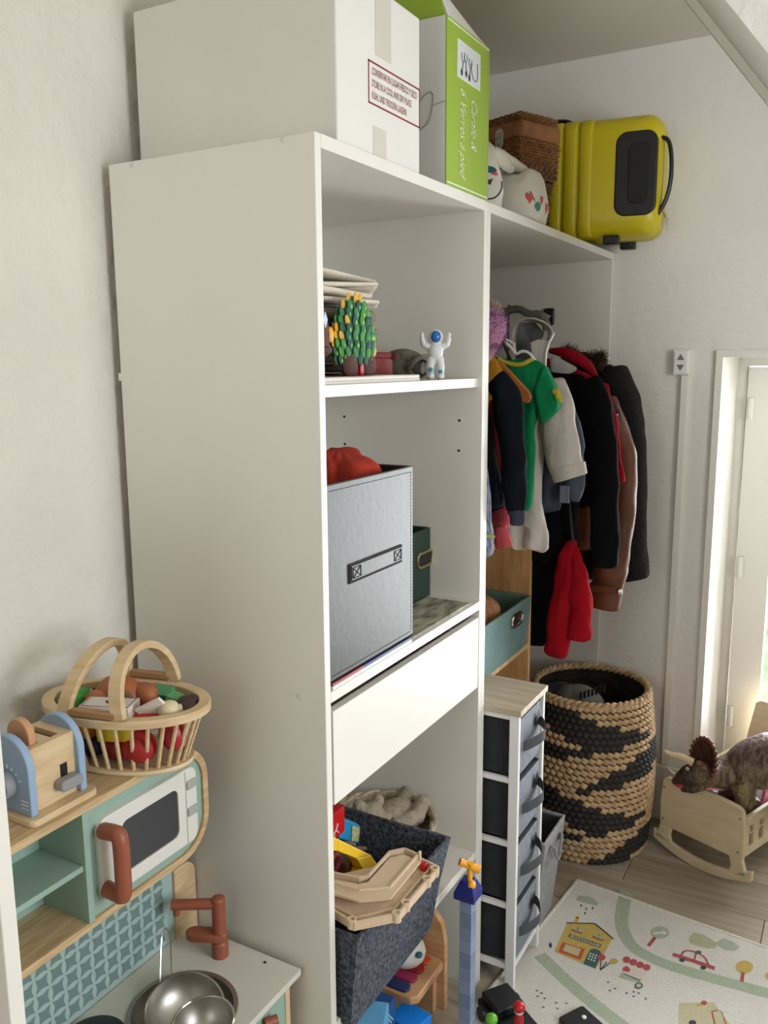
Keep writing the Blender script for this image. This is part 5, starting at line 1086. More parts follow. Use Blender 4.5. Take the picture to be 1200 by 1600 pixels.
for k in range(4):
    z0=lev[k]+0.016; z1=lev[k+1]-0.004
    dr=B(tx0+0.006,tx1-0.008,ty0+0.013,ty1-0.0145,z0,z1).build('fabric_drawer',M_DARK,dt,smooth=False,bevel=0.004)
    mb=MB(); n=8; rows=[]
    for i in range(n+1):
        rows.append([V(tx1-0.008+0.010*sin(pi*i/n)*sin(pi*j/n)*(0.6+0.5*noise.noise(V(i,j,k*7)))+0.001,ty0+0.0145+(ty1-ty0-0.029)*j/n,z0+(z1-z0)*i/n) for j in range(n+1)])
    sheet('front_panel',fold_sheet(rows,0.003),M_GREYFAB,dr,0.003,1)
    zc=z0+(z1-z0)*0.56; yc=(ty0+ty1)/2
    hp_=smooth_path([(tx1-0.002,yc-0.058,zc-0.012),(tx1+0.016,yc-0.045,zc-0.004),(tx1+0.034,yc,zc+0.006),(tx1+0.016,yc+0.045,zc+0.014),(tx1-0.002,yc+0.058,zc+0.018)],5)
    rings=[[p+V(0.0008,0,-0.014),p+V(0.0008,0,0.014),p+V(-0.0008,0,0.014),p+V(-0.0008,0,-0.014)] for p in hp_]
    MB().loft(rings).build('pull_strap',mat('strap_grey','#4a4b4f',0.85),dr)
    MB().prism([V(tx1+0.0035,yc+0.005,zc+0.018),V(tx1+0.0035,yc+0.055,zc+0.024),V(tx1+0.0035,yc+0.04,zc+0.055)],(0.001,0,0)).build('pull_gap',M_BLACK,dr,smooth=False)
# grey felt basket with clothes beside tower
fg = thing('grey_felt_basket',(-0.05,1.04,0),'pale grey felt basket with rope handle between drawer tower and laundry basket','basket')
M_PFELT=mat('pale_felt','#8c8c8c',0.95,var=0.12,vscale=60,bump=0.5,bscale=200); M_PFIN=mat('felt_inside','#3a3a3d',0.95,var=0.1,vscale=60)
gx0,gx1,gy_a,gy_b,gzz=-0.20,0.10,0.965,1.15,0.31
mb=MB(); mb.loft([ringq(gx0+0.02,gx1-0.03,gy_a+0.01,gy_b-0.02,0.001),ringq(gx0,gx1,gy_a,gy_b,gzz)],caps=False); 
ro=mb.build('shell',M_PFELT,fg); 
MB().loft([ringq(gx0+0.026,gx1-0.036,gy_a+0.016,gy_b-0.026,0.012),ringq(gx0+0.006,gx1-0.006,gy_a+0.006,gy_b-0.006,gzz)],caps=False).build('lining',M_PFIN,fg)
B(gx0+0.02,gx1-0.03,gy_a+0.01,gy_b-0.02,0.0,0.012).build('base',M_PFELT,fg)
MB().tube(ringq(gx0+0.003,gx1-0.003,gy_a+0.003,gy_b-0.003,gzz),0.006,8,closed=True).build('rim',M_PFELT,fg)
MB().tube(smooth_path([(gx1-0.008,gy_a+0.05,gzz-0.06),(gx1+0.006,gy_a+0.055,gzz-0.03),(gx1+0.012,gy_a+0.09,gzz-0.085),(gx1+0.008,gy_a+0.13,gzz-0.03),(gx1-0.006,gy_a+0.135,gzz-0.05)],5),0.005,8).build('rope_handle',M_PFELT,fg)
tag(MB().ell((-0.05,1.05,0.16),(0.12,0.075,0.07)).jit(0.018,14).build('dark_garment',mat('charcoal_cloth','#2b2b2f',0.9,var=0.2,vscale=20)),'dark charcoal garment crumpled inside the pale felt basket','garment')
# ------------------------------------------------------------------ woven laundry basket
lb = thing('laundry_basket',(0.038,1.612,0),'tall round woven laundry basket in natural and black zigzag stripes','basket')
lc=V(0.038,1.612,0); LH=0.560; NR=26; NC=58
M_NAT=mat('water_hyacinth','#cdb088',0.75,hex2='#a8855a',vscale=45); M_BLK=mat('black_fibre','#1d1a19',0.7,hex2='#2c2826',vscale=60)
va=math.atan2(CAM.y-lc.y,CAM.x-lc.x)
def is_black(ph,h):
    # ph: angle to the right of the viewing direction; zigzag bands, period 0.29 m in height, mirrored around the basket
    py=1355-245*h/LH
    u=(sin(max(-pi/2,min(pi/2,ph)))*100+85)/170
    if abs(ph)>pi/2: u=(2*(1 if ph>0 else -0.176)-u*0) if False else (1.1 if ph>0 else -0.1)
    for off in (-128,0,128,256):
        q=py-off
        if 1105+50*u<=q<=1203-40*u and not (u<.48 and 1140+75*u<=q<=1172+12*u): return True
        if u>.4 and 1237-90*(u-.4)<=q<=1237-38*(u-.4)+6: return True
    return False
nat,blk=MB(),MB()
def lr(h): t=h/LH; return 0.196+0.024*sin(pi*min(1,t*0.95+0.05))**0.8
pts8=((0,-1,0),(0.7,0,0),(0,1,0),(-0.7,0,0))
for r in range(NR):
    h=LH*(r+0.5)/NR
    for c in range(NC):
        ph=2*pi*(c+0.5*(r%2))/NC; an=va+ph
        if ph>pi: ph-=2*pi
        R0=lr(h); e=V(cos(an),sin(an),0); tg=V(-sin(an),cos(an),0)
        ctr=lc+e*(R0)+V(0,0,h); hw=pi*R0/NC*1.25; hh=LH/NR*0.62
        b=is_black(-ph if False else ph,h) and r<NR-1
        (blk if b else nat).add([ctr-tg*hw+V(0,0,-hh*.35),ctr+V(0,0,-hh)+tg*hw*.3,ctr+tg*hw+V(0,0,hh*.35),ctr+V(0,0,hh)-tg*hw*.3,ctr+e*0.0095-tg*hw*.4-V(0,0,hh*.1),ctr+e*0.0095+tg*hw*.4+V(0,0,hh*.1)],[(0,1,4),(1,5,4),(1,2,5),(2,3,5),(3,4,5),(3,0,4)])
tag(nat.build('natural_weave',M_NAT,lb,ang=1.3),kind='stuff'); tag(blk.build('black_weave',M_BLK,lb,ang=1.3),kind='stuff')
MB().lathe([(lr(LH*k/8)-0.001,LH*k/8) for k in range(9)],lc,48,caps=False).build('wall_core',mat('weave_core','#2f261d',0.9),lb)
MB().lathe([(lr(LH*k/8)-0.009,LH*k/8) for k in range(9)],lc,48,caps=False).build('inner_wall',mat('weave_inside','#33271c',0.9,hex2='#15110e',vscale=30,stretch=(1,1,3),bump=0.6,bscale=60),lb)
MB().lathe([(0.001,0.004),(0.195,0.004),(0.195,0.012),(0.001,0.012)],lc,40).build('base',M_NAT,lb)
rim=MB()
for p_ in (0,pi): rim.tube([lc+V((lr(LH)-0.004+0.006*cos(26*t+p_))*cos(t),(lr(LH)-0.004+0.006*cos(26*t+p_))*sin(t),LH+0.001+0.006*sin(26*t+p_)) for t in [2*pi*j/260 for j in range(260)]],0.0075,6,closed=True)
rim.build('braided_rim',M_NAT,lb)
for nm,lab,c,cx_,cy_,cz_,rx,ry,rz_ in (('peaked_hat','grey cap with dark embroidered letters lying in laundry basket','#77776f',U(905,1086,1,1.58).x,1.58,U(905,1086,1,1.58).z-0.02,0.085,0.07,0.055),('dark_laundry','dark laundry heaped under the grey cap in the woven basket','#222224',0.04,1.61,0.37,0.165,0.165,0.12)):
    t=thing(nm,(cx_,cy_,cz_-rz_),lab,'cap' if 'hat' in nm else 'laundry')
    mb=MB().ell((cx_,cy_,cz_),(rx,ry,rz_),24,14)
    if 'hat' in nm: mb.prism([V(cx_+0.02+a,cy_-0.05+b,cz_-0.015-0.1*(-b)) for a,b in ((-0.04,0.0),(0.06,0.0),(0.075,-0.03),(0.04,-0.05),(-0.01,-0.048))],(0,0,0.004))
    mb.jit(0.006 if 'hat' in nm else 0.02,25,3); mb.build('crown' if 'hat' in nm else 'heap',cloth(nm+'_cloth',c),t)
    if 'hat' in nm:
        for k in range(7):
            p=U(908+k*6,1086-k*1.6,1,cy_-0.066+0.003*k); MB().box(p.x-0.003,p.x+0.003,p.y-0.008,p.y+0.002,p.z-0.012,p.z+0.012).build('embroidery',M_BLACK,t,smooth=False)
tag(MB().ell((-0.08,1.62,0.49),(0.07,0.07,0.05)).jit(0.015,20).build('grey_laundry',cloth('slate_cloth','#45464b')),'slate grey garment beside the grey cap in laundry basket','laundry')
# ------------------------------------------------------------------ rug with printed town
RZT=0.007
rg = thing('play_rug',(0.7,0.9,0),'cream play rug printed with roads, house and red car','rug')
M_RUG=mat('rug_cream','#cdc8be',0.95,var=0.05,vscale=200,bump=0.5,bscale=260)
c0=U(903,1375,2,RZT); c1=U(1200,1481,2,RZT); c2=U(845,1480,2,RZT)
ex=(c1-c0).normalized(); ey=V(ex.y,-ex.x,0); 
L1,L2=1.35,0.95
rug=[c0,c0+ex*L1,c0+ex*L1+ey*L2,c0+ey*L2]
MB().prism([V(p.x,p.y,0.0005) for p in rug],(0,0,RZT-0.0005)).build('pile',M_RUG,rg,smooth=False)
hem=mat('rug_hem','#d6cfc0',0.95,var=0.08,vscale=120,bump=0.5,bscale=200)
for a,b in ((0,1),(3,0)): MB().tube([V(rug[a].x,rug[a].y,RZT-0.001),V(rug[b].x,rug[b].y,RZT-0.001)],0.006,8,flat=0.55).build('hem',hem,rg)
M_SAGE=mat('rug_sage','#9aa38d',0.95,var=0.08,vscale=200); M_OCH=mat('rug_ochre','#b49a4e',0.95,var=0.08,vscale=200); M_RRED=mat('rug_red','#a14847',0.95,var=0.1,vscale=200); M_RNAV=mat('rug_navy','#2f3c48',0.95); M_RTEAL=mat('rug_teal','#3d5a5c',0.95)
M_RORG=mat('rug_orange','#a9522c',0.95); M_RSAND=mat('rug_sand','#b3a98a',0.95,var=0.05,vscale=200)
lay=[0]
def rp2(pts,z): return [U(a,b,2,z) for a,b in pts]
def pr(name,pts,m,lv=0):
    z=RZT+0.0003+0.0003*lv
    P_=rp2(pts,z); mb=MB(); mb.prism([V(p.x,p.y,z) for p in P_],(0,0,0.0003)); return mb.build(name,m,rg,smooth=False)
def ribbon(name,pts,wd,m,lv=0):
    z=RZT+0.0003+0.0003*lv; p=smooth_path(rp2(pts,z),8); mb=MB(); vs=[];fs=[]
    for i,q in enumerate(p):
        t=(p[min(i+1,len(p)-1)]-p[max(i-1,0)]).normalized(); n=V(-t.y,t.x,0)*wd/2; vs+=[q-n,q+n]
    for i in range(len(p)-1): fs.append((2*i,2*i+2,2*i+3,2*i+1))
    mb.add(vs,fs); return mb.build(name,m,rg,smooth=False)
ribbon('printed_road',[(979,1392),(972,1425),(972,1448),(985,1475),(1012,1494),(1060,1513),(1120,1530),(1200,1552),(1300,1580)],0.040,M_SAGE)
ribbon('printed_road',[(843,1492),(870,1518),(900,1545),(940,1578),(975,1605),(1030,1650)],0.040,M_SAGE)
def blob(px,py,rx,ry,n=18): return [(px+rx*cos(2*pi*k/n),py+ry*sin(2*pi*k/n)) for k in range(n)]
for s in (((900,1404),(905,1399),(915,1400),(925,1402),(935,1410),(933,1415),(920,1412),(908,1409),(901,1407)),): pr('printed_cloud',s,M_SAGE)
for a,b in ((908,1415),(916,1420),(926,1419),(914,1427)): pr('printed_raindrop',blob(a,b,1.3,2),M_RNAV)
pr('printed_cloud',[(1076,1465),(1084,1457),(1100,1461),(1112,1468),(1122,1474),(1118,1481),(1106,1482),(1090,1478),(1078,1473)],mat('rug_moss','#a3a283',0.95,var=0.08,vscale=200))
pr('printed_cloud',[(1120,1472),(1130,1466),(1146,1472),(1156,1480),(1148,1486),(1134,1484),(1122,1478)],M_SAGE)
# house
pr('printed_house',[(886,1442),(928,1444),(957,1466),(938,1502),(931,1514),(866,1487)],M_OCH)
ribbon('printed_roof',[(885,1442),(907,1442.5),(929,1443)],0.006,M_RNAV,1); ribbon('printed_roof',[(929,1443),(944,1455),(958,1467)],0.006,M_RNAV,1)
pr('printed_chimney',[(896,1442),(900,1434),(905,1434),(903,1442)],M_OCH)
pr('printed_chimney_pot',blob(902,1434,3,1.8),M_RORG,1)
for a,b in ((903,1452),(936,1463)):
    pr('printed_window',[(a-9,b-4),(a+9,b+1),(a+7,b+6),(a-10,b+1)],M_SAGE,1); ribbon('printed_window_box',[(a-10,b+0),(a-2,b+4),(a+7,b+6)],0.008,M_RORG,2); ribbon('printed_bar',[(a,b-3),(a-1,b+4)],0.003,M_RNAV,2)
pr('printed_sign',[(890,1459),(940,1476),(937,1481),(888,1464)],M_RNAV,1); pr('printed_sign_face',[(892,1460.5),(938,1476.5),(936,1479.5),(890,1463.5)],M_SAGE,2)
for k in range(8): pr('printed_letter',blob(898+k*4.6,1464.2+k*1.55,1.2,1.2,6),M_RNAV,3)
pr('printed_shop_window',[(879,1472),(914,1483),(907,1500),(872,1487)],M_RORG,1); pr('printed_shop_glass',[(884,1475),(908,1483),(903,1494),(879,1485)],M_RSAND,2)
for a,b in ((891,1483),(895,1485)): pr('printed_dot',blob(a,b,1.6,1.2,8),M_YELLOW,3)
pr('printed_door',[(922,1484),(929,1482),(938,1486),(940,1491),(930,1513),(911,1506)],M_RTEAL,1)
for i in range(3):
    for j in range(3): pr('printed_door_pane',blob(923+i*4.2-j*1.6,1490+i*1.6+j*4,1.2,1.5,6),M_WHITE,2)
pr('printed_flower',blob(940,1496,6,5),M_RRED,2); pr('printed_flower',blob(959,1502,6.5,4.5),M_OCH,2)
for q in (((938,1516),(939,1500)),((938,1516),(948,1503)),((939,1515),(954,1504))): ribbon('printed_stem',q,0.003,M_RNAV,1)
# stall
for k in range(4): pr('printed_awning',blob(979+k*10.5,1499.5+k*4.0,6,5),M_RRED,1)
pr('printed_stall',[(974,1508),(1009,1520),(1004,1535),(968,1525)],mat('rug_blush','#c9b6a8',0.95),0); pr('printed_stall_base',[(970,1520),(1002,1530),(1000,1536),(967,1527)],M_SAGE,1)
pr('printed_fruit',[(973,1512),(980,1509),(985,1515),(983,1519),(973,1517)],M_RRED,1)
ribbon('printed_stall_bar',[(974,1521),(990,1528),(1000,1533)],0.004,M_RTEAL,2)
pr('printed_wheel',blob(998,1540,6.5,5),M_RTEAL,2); pr('printed_wheel_hub',blob(998,1540,4,3),M_RSAND,3)
# signs, car, trees
pr('printed_tree',blob(1031,1457,15,9.5),M_SAGE); pr('printed_arrow',[(1020,1457),(1036,1455),(1036,1453),(1043,1458),(1036,1461),(1036,1459),(1021,1460)],M_RUG,1); ribbon('printed_trunk',[(1024,1464),(1013,1478)],0.010,M_RRED,1)
ribbon('printed_car',[(1051,1491),(1085,1502),(1117,1513)],0.016,M_RRED,1)
ribbon('printed_car_roof',[(1064,1493),(1070,1486),(1085,1487),(1100,1495),(1107,1507)],0.006,M_RRED,1); ribbon('printed_car_bar',[(1088,1488),(1085,1499)],0.005,M_RRED,1)
pr('printed_car_wheel',blob(1066,1500,4.5,3),M_RNAV,2); pr('printed_car_wheel',blob(1099,1512,4.5,3),M_RNAV,2); pr('printed_luggage',blob(1091,1488,5,2.5),M_RTEAL,2)
pr('printed_tree',blob(1163,1511,14,10),M_OCH); ribbon('printed_trunk',[(1161,1519),(1159,1534)],0.009,M_RRED,1)
pr('printed_tree',blob(1204,1525,9,7),M_OCH)
pr('printed_caravan',[(1061,1567),(1115,1566),(1140,1600),(1150,1640),(1060,1640)],M_RSAND); ribbon('printed_caravan_door',[(1112,1580),(1126,1580),(1134,1600)],0.004,M_RORG,1); ribbon('printed_caravan_door',[(1112,1580),(1118,1605)],0.004,M_RORG,1)
pr('printed_lamp',blob(1100,1567,5,3.5),M_RRED,1); pr('printed_lamp',blob(1093,1570,5,2.5),M_OCH,1); pr('printed_caravan_wheel',blob(1082,1598,6,4),M_RNAV,1)
for a,b in ((950,1534),(953,1547),(961,1544),(979,1551),(990,1549),(998,1551),(990,1556),(1009,1560),(839,1547),(846,1551),(840,1556),(851,1559),(869,1566),(885,1567),(871,1575),(849,1573)):
    pr('printed_print',[(a-2.4,b-1),(a,b+0.4),(a+2.4,b-0.6),(a+1,b+2),(a-1,b+1.8)],M_RNAV)
pr('printed_tag',blob(860,1477,2.5,4),M_RNAV)
# ------------------------------------------------------------------ doll cradle
o0=U(1027,1327,2,0.0); o1=U(1158,1392,2,0.0); dx=(o1-o0); ang=math.degrees(math.atan2(dx.y,dx.x)); LWD=dx.length
Mc=RZ(ang,o0); dc = thing('doll_cradle',tuple(Mc@V(LWD/2,0.22,0)),'pale wooden rocking doll cradle standing by the low window','cradle')
M_CRW=mat('cradle_wood','#d3c1a0',0.5,hex2='#c9b48e',vscale=4,stretch=(2,2,10))
CL=0.56
def end_panel(y):
    L=LWD; mb=MB()
    top=[(0.010,0.268),(0.028,0.279),(L*0.3,0.284),(L*0.5,0.285),(L*0.7,0.284),(L-0.028,0.279),(L-0.010,0.268)]
    up=[(0.004,0.10),(L-0.004,0.10),(L-0.002,0.20)]+top[::-1]+[(0.002,0.20)]
    mb.prism([V(a,y,b) for a,b in up],(0,0.016,0))
    arc=lambda x:0.045*((x-L/2)/(L/2+0.03))**2
    xs=[-0.02+(L+0.05)*k/16 for k in range(17)]
    low=[(x,arc(x)) for x in xs]; hi=[(x,arc(x)+0.034) for x in xs[::-1]]
    mb.prism([V(a,y,b) for a,b in low+hi],(0,0.016,0))
    for s in (0,1):
        q=[(-0.012,0.05),(0.05,0.045),(0.042,0.07),(0.05,0.101),(0.004,0.101),(0.0,0.085),(-0.006,0.07)]
        if s: q=[(L-a,b) for a,b in q]
        mb.prism([V(a,y,b) for a,b in q],(0,0.016,0))
    return mb
end_panel(0.0).xf(Mc).build('end_panel',M_CRW,dc,bevel=0.003)
MB().prism([V(a,CL,b) for a,b in [(0.004,0.10),(LWD-0.004,0.10),(LWD-0.002,0.25)]+[(LWD-0.03,0.40),(LWD-0.05,0.415),(0.05,0.415),(0.03,0.40)]+[(0.002,0.25)]],(0,0.016,0)).prism([V(a,CL,b) for a,b in ((-0.03,0.05),(LWD/2,0.005),(LWD+0.03,0.05),(LWD,0.101),(0,0.101))],(0,0.016,0)).xf(Mc).build('end_panel',M_CRW,dc,bevel=0.003)
for s in (0,1):
    x0=0.004 if s==0 else LWD-0.016; mb=MB(); z0,z1=0.11,0.245
    slots=[0.05+k*0.062 for k in range(8)] if s else []
    y=0.016
    if slots:
        for c in slots:
            mb.box(x0,x0+0.012,y,c-0.014,z0,z1); mb.box(x0,x0+0.012,c-0.014,c+0.014,z0,z0+0.03); mb.box(x0,x0+0.012,c-0.014,c+0.014,z1-0.035,z1); mb.box(x0,x0+0.012,c-0.014,c+0.014,z0+0.072,z0+0.078); y=c+0.014
    mb.box(x0,x0+0.012,y,CL,z0,z1)
    mb.xf(Mc).build('side_panel',M_CRW,dc,smooth=False)
B(0.016,LWD-0.016,0.016,CL,0.11,0.12).xf(Mc).build('floor_board',M_CRW,dc,smooth=False)
for a,b in ((0.015,0.125),(0.015,0.24),(LWD-0.02,0.125),(LWD-0.02,0.24)):
    MB().lathe([(0.0035,0),(0.0035,0.001)],n=8).xf(Mc@Matrix.Translation(V(a,0,b))@Matrix.Rotation(pi/2,4,'X')).build('screw_hole',mat('hole_brown','#6f5a3c',0.9),dc)
M_PINKB=mat('pink_blanket','#cf6f86',0.9,var=0.12,vscale=20,bump=0.3,bscale=80)
bl=MB(); rr=[]
for zz,ins in ((0.121,0.01),(0.135,0.0),(0.165,0.0),(0.185,0.02)): rr.append([V(LWD/2+a,0.288+b,zz) for a,b in rrect(LWD-0.04-2*ins,CL-0.035-2*ins,0.03,6)])
bl.loft(rr); bl.tube(smooth_path([V(LWD-0.045,0.06,0.19),V(LWD-0.047,0.2,0.205),V(LWD-0.045,0.36,0.215),V(LWD-0.05,0.5,0.2)],6),[0.022+0.006*sin(i) for i in range(19)],12)
tag(bl.jit(0.006,16).xf(Mc).build('pink_blanket',M_PINKB,subsurf=1),'pink blanket lining the wooden doll cradle','blanket')
tag(MB().ell((LWD*0.42,0.065,0.21),(0.075,0.045,0.028)).jit(0.008,22).xf(Mc).build('doll_pillow',mat('white_cotton','#cfcdd2',0.9)),'small white pillow at the near end of the cradle','pillow')
dl=thing('baby_doll',tuple(Mc@V(LWD*0.68,0.24,0.19)),'brown skinned doll in pink lying in the cradle under the dinosaur','doll')
M_SKIN=mat('doll_skin','#6b4034',0.45)
mb=MB().ell((LWD*0.45,0.30,0.225),(0.05,0.07,0.04)).ell((LWD*0.42,0.385,0.235),(0.038,0.038,0.04)).tube([(LWD*0.55,0.26,0.225),(LWD*0.78,0.20,0.245),(LWD*0.86,0.14,0.23)],[0.026,0.024,0.018],12).tube([(LWD*0.5,0.24,0.22),(LWD*0.6,0.15,0.24),(LWD*0.48,0.10,0.225)],[0.026,0.023,0.018],12).ell((LWD*0.88,0.13,0.24),(0.02,0.022,0.018)).ell((LWD*0.45,0.09,0.232),(0.02,0.02,0.018)).tube([(LWD*0.6,0.33,0.23),(LWD*0.85,0.29,0.262),(LWD*0.92,0.25,0.258)],[0.02,0.018,0.015],12).tube([(LWD*0.4,0.33,0.23),(LWD*0.2,0.28,0.24)],[0.02,0.016],12)
mb.xf(Mc).build('body',M_SKIN,dl,remesh=0.004,smoothmod=2)
MB().ell((LWD*0.45,0.30,0.228),(0.053,0.06,0.044)).xf(Mc).build('romper',M_PINKB,dl)
# ------------------------------------------------------------------ toy dinosaur
dn=thing('toy_dinosaur',(0.6,1.62,0.185),'brown three horned toy dinosaur standing in the doll cradle','toy dinosaur')
M_DINO=mat('dino_skin','#6e5d42',0.38,hex2='#3c2e24',vscale=14,bump=0.9,bscale=90,detail=6)
# skin: darker striped back, paler belly
nt=M_DINO.node_tree; b_=nt.nodes['Principled BSDF']
tc=nt.nodes.new('ShaderNodeTexCoord'); sp_=nt.nodes.new('ShaderNodeSeparateXYZ'); nt.links.new(tc.outputs['Object'],sp_.inputs[0])
wmp=nt.nodes.new('ShaderNodeMapping'); wmp.inputs['Rotation'].default_value=(0.3,0.5,0.4); wmp.inputs['Scale'].default_value=(1,0.5,0.35); nt.links.new(tc.outputs['Object'],wmp.inputs[0])
wv=nt.nodes.new('ShaderNodeTexNoise'); wv.inputs['Scale'].default_value=48; wv.inputs['Detail'].default_value=6; wv.inputs['Distortion'].default_value=1.2; nt.links.new(wmp.outputs[0],wv.inputs['Vector'])
wr=nt.nodes.new('ShaderNodeMapRange'); wr.inputs[1].default_value=0.35; wr.inputs[2].default_value=0.65; nt.links.new(wv.outputs['Fac'],wr.inputs[0])
old=b_.inputs['Base Color'].links[0].from_socket
mx=nt.nodes.new('ShaderNodeMix'); mx.data_type='RGBA'; mr=nt.nodes.new('ShaderNodeMapRange'); mr.inputs[1].default_value=0.12; mr.inputs[2].default_value=0.27
nt.links.new(sp_.outputs['Z'],mr.inputs[0]); nt.links.new(mr.outputs[0],mx.inputs[0]); 
m0=nt.nodes.new('ShaderNodeMix'); m0.data_type='RGBA'; m0.inputs[6].default_value=lin('#8f7f57'); nt.links.new(wr.outputs[0],m0.inputs[0]); m0.inputs[7].default_value=lin('#54462f')
m1=nt.nodes.new('ShaderNodeMix'); m1.data_type='RGBA'; m1.inputs[6].default_value=lin('#8a6e6a'); nt.links.new(wr.outputs[0],m1.inputs[0]); m1.inputs[7].default_value=lin('#2f2420')
nt.links.new(m0.outputs[2],mx.inputs[6]); nt.links.new(m1.outputs[2],mx.inputs[7]); mh=nt.nodes.new('ShaderNodeMix'); mh.data_type='RGBA'; rh=nt.nodes.new('ShaderNodeMapRange'); rh.inputs[1].default_value=-0.20; rh.inputs[2].default_value=-0.155; rh.inputs[3].default_value=1; rh.inputs[4].default_value=0; nt.links.new(sp_.outputs['X'],rh.inputs[0]); nt.links.new(rh.outputs[0],mh.inputs[0]); nt.links.new(mx.outputs[2],mh.inputs[6]); mh.inputs[7].default_value=lin('#3a2a20'); nt.links.new(mh.outputs[2],b_.inputs['Base Color'])
def D(px,py,y=1.665): return P(px,py,y)
YD_=1.665; YH=1.545
spine=[(D(1106,1213,1.585),0.034),(D(1126,1210,1.63),0.048),(D(1150,1205),0.066),(D(1175,1195),0.082),(D(1205,1188),0.090),(D(1235,1187),0.085),(D(1262,1192),0.065),(D(1290,1202),0.042),(D(1320,1212),0.026),(D(1350,1220),0.012)]
sp=smooth_path([s[0] for s in spine],4); rad=[]
for i in range(len(sp)):
    t=i/4; k=min(int(t),len(spine)-2); rad.append(spine[k][1]+(spine[k+1][1]-spine[k][1])*(t-k))
mb=MB().tube(sp,rad,18)
hd_=D(1088,1205)
mb.tube([D(1112,1212,1.60),D(1092,1207,YH),D(1074,1211,YH),D(1060,1219,YH),D(1051,1223,YH)],[0.040,0.040,0.032,0.020,0.010],14)
mb.tube([D(1100,1224,YH+0.02),D(1080,1232,YH),D(1064,1233,YH)],[0.022,0.018,0.010],10)
zf=0.183
def leg(px,py,yoff,rr,foot,zfoot):
    a=D(px,py,YD_+yoff); mb.tube([a,V(a.x+0.02,a.y+yoff*0.2,(a.z*0.55+zfoot*0.45)),V(a.x+0.004,a.y,zfoot+0.02),V(a.x-0.004,a.y,zfoot)],[rr*1.25,rr*1.05,rr*0.85,rr*0.95],12)
leg(1158,1222,-0.055,0.030,0,0.195); leg(1150,1222,0.05,0.030,0,0.195); leg(1230,1222,-0.05,0.036,0,0.195); leg(1225,1222,0.05,0.036,0,0.195)
mb.build('body',M_DINO,dn,remesh=0.0055,smoothmod=3)
M_FRILL=mat('dino_frill','#2e1c16',0.4,hex2='#55301f',vscale=40,bump=0.6,bscale=120)
fc_=D(1102,1188,YH+0.03); fz=MB(); n=26
# frill: curved shield tilted back, with scalloped bony edge
fn=V(-0.62,-0.62,0.12).normalized(); fu=V(0.25,-0.05,1).normalized(); fu=(fu-fn*fu.dot(fn)).normalized(); fs_=fn.cross(fu)
rings=[]
for k,rr_ in enumerate((0.004,0.026,0.050,0.066)):
    rings.append([fc_+fu*(rr_*1.05*cos(2*pi*j/n)+0.004)+fs_*(rr_*0.95*sin(2*pi*j/n))-fn*(0.02*(1-(rr_/0.066)**2)-0.012) for j in range(n)])
back=[[p-fn*0.008 for p in r] for r in rings]
fz.loft(rings+back[::-1]); fz.build('frill',M_FRILL,dn)
for j in range(18):
    a=-2.3+4.6*j/17; p=fc_+fu*(0.070*cos(a)+0.004)+fs_*(0.063*sin(a))+fn*0.010
    MB().ell(p,(0.008,0.008,0.0075),8,6).build('frill_knob',mat('frill_edge','#6b3722',0.45),dn)
for a,b in ((1092,1192),(1100,1200)): MB().ell(D(a,b,YH-0.03),(0.010,0.004,0.008)).build('frill_spot',mat('frill_spot','#7a4a34',0.5),dn)
M_HORN=mat('horn_cream','#c9b08c',0.45)
for yo,dy in ((-0.022,0),(0.018,-4)):
    MB().tube(smooth_path([D(1083,1192+dy*0.3,YH+yo),D(1066,1184+dy*0.5,YH+yo),D(1050,1180+dy*0.6,YH+yo),D(1038,1174+dy*0.5,YH+yo)],4),[0.0135-0.0009*i for i in range(13)],10).build('brow_horn',M_HORN,dn)
MB().tube([D(1056,1214,YH),D(1047,1207,YH),D(1043,1200,YH)],[0.010,0.007,0.002],10).build('nose_horn',mat('horn_dark','#8a765a',0.5),dn)
MB().ell(D(1074,1201,YH-0.036),(0.0065,0.005,0.0065)).build('eye',mat('eye_pale','#b8a58a',0.25),dn)
MB().ell(D(1062,1227,YH-0.012),(0.014,0.010,0.008)).build('mouth',mat('mouth_red','#a81f24',0.4),dn)
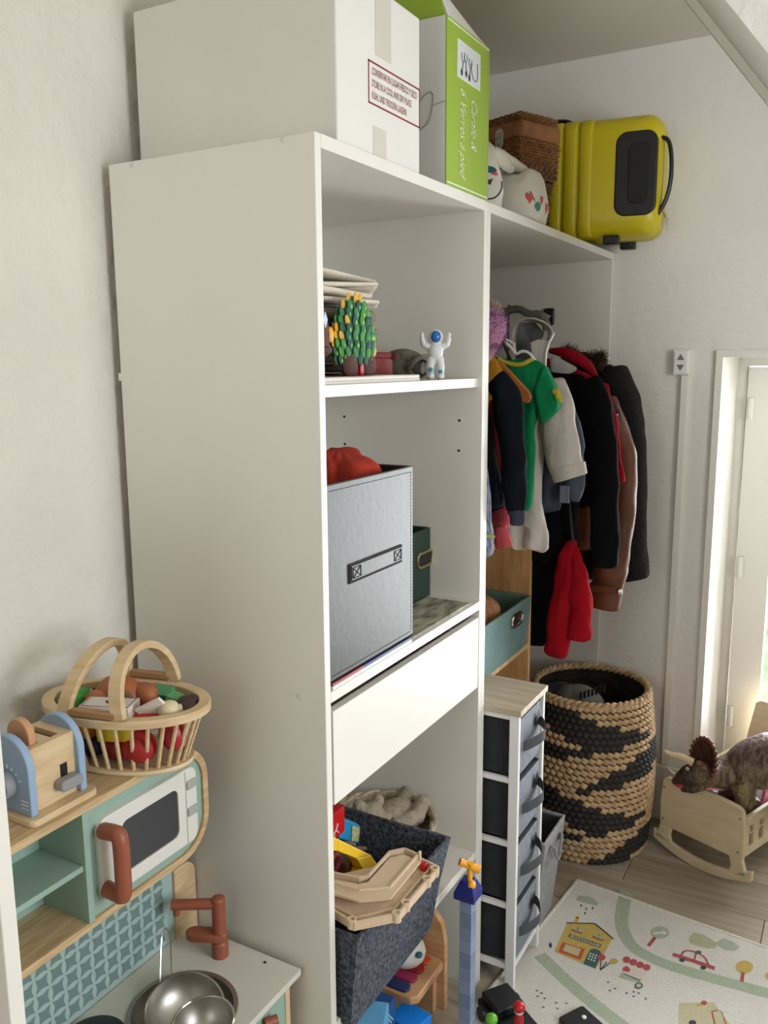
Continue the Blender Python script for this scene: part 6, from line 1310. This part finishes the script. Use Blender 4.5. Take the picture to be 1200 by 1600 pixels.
# ------------------------------------------------------------------ toys on the rug's near edge
tv=thing('black_toy_truck',(0.22,0.62,0.0),'black toy vehicle at the bottom edge in front of drawer tower','toy vehicle')
tc0=U(800,1600,2,0.03); Mt=RZ(-35,(tc0.x+0.01,tc0.y+0.0,RZT+0.001))
MB().box(-0.11,0.11,-0.045,0.045,0.012,0.035).box(-0.10,-0.02,-0.04,0.04,0.035,0.06).xf(Mt).build('chassis',M_BLACK,tv,bevel=0.004)
for x in (-0.075,0.075):
    for y in (-0.05,0.05): MB().tube([V(x,y-0.008,0.018),V(x,y+0.008,0.018)],0.018,16).xf(Mt).build('wheel',M_BLACK,tv)
B(0.01,0.09,-0.012,0.008,0.035,0.039).xf(Mt).build('white_stripe',M_WHITE,tv,smooth=False)
def peg(name,label,px,py,z,c,parts):
    p=U(px,py,2,z); t=thing(name,(p.x,p.y,z-0.05),label,'toy peg')
    MB().lathe([(0.012,-0.05),(0.013,-0.03),(0.008,-0.014)],p,16).build('body',mat(name+'_body',parts,0.4),t)
    MB().ell(p+V(0,0,-0.006),(0.0125,0.0125,0.012)).build('head',mat('peg_head','#d8c8b4',0.5),t)
    MB().ell(p+V(0,0,0.003),(0.0155,0.0155,0.0135)).build('dome',mat(name+'_dome',c,0.35),t); return t
peg('red_toy_peg','toy peg with round red top standing by the drawer tower foot',811,1575,0.10,'#b3141c','#a81a20')
peg('green_toy_peg','toy peg with round green top at the bottom edge',768,1594,0.09,'#62a82c','#3b5fa8')
tp=U(912,1590,2,0.02); Mt2=RZ(-30,(tp.x+0.02,tp.y-0.03,RZT+0.001)); tb2=thing('black_tablet',(tp.x,tp.y,RZT),'black toy panel with white button lying on rug at bottom edge','toy')
MB().prism([V(a,b,0) for a,b in rrect(0.13,0.085,0.008)],(0,0,0.014)).xf(Mt2).build('panel',M_BLACK,tb2,bevel=0.002)
MB().lathe([(0.006,0.014),(0.006,0.017),(0.004,0.018)],n=12).xf(Mt2@Matrix.Translation(V(-0.03,0.015,0))).build('button',M_WHITE,tb2)
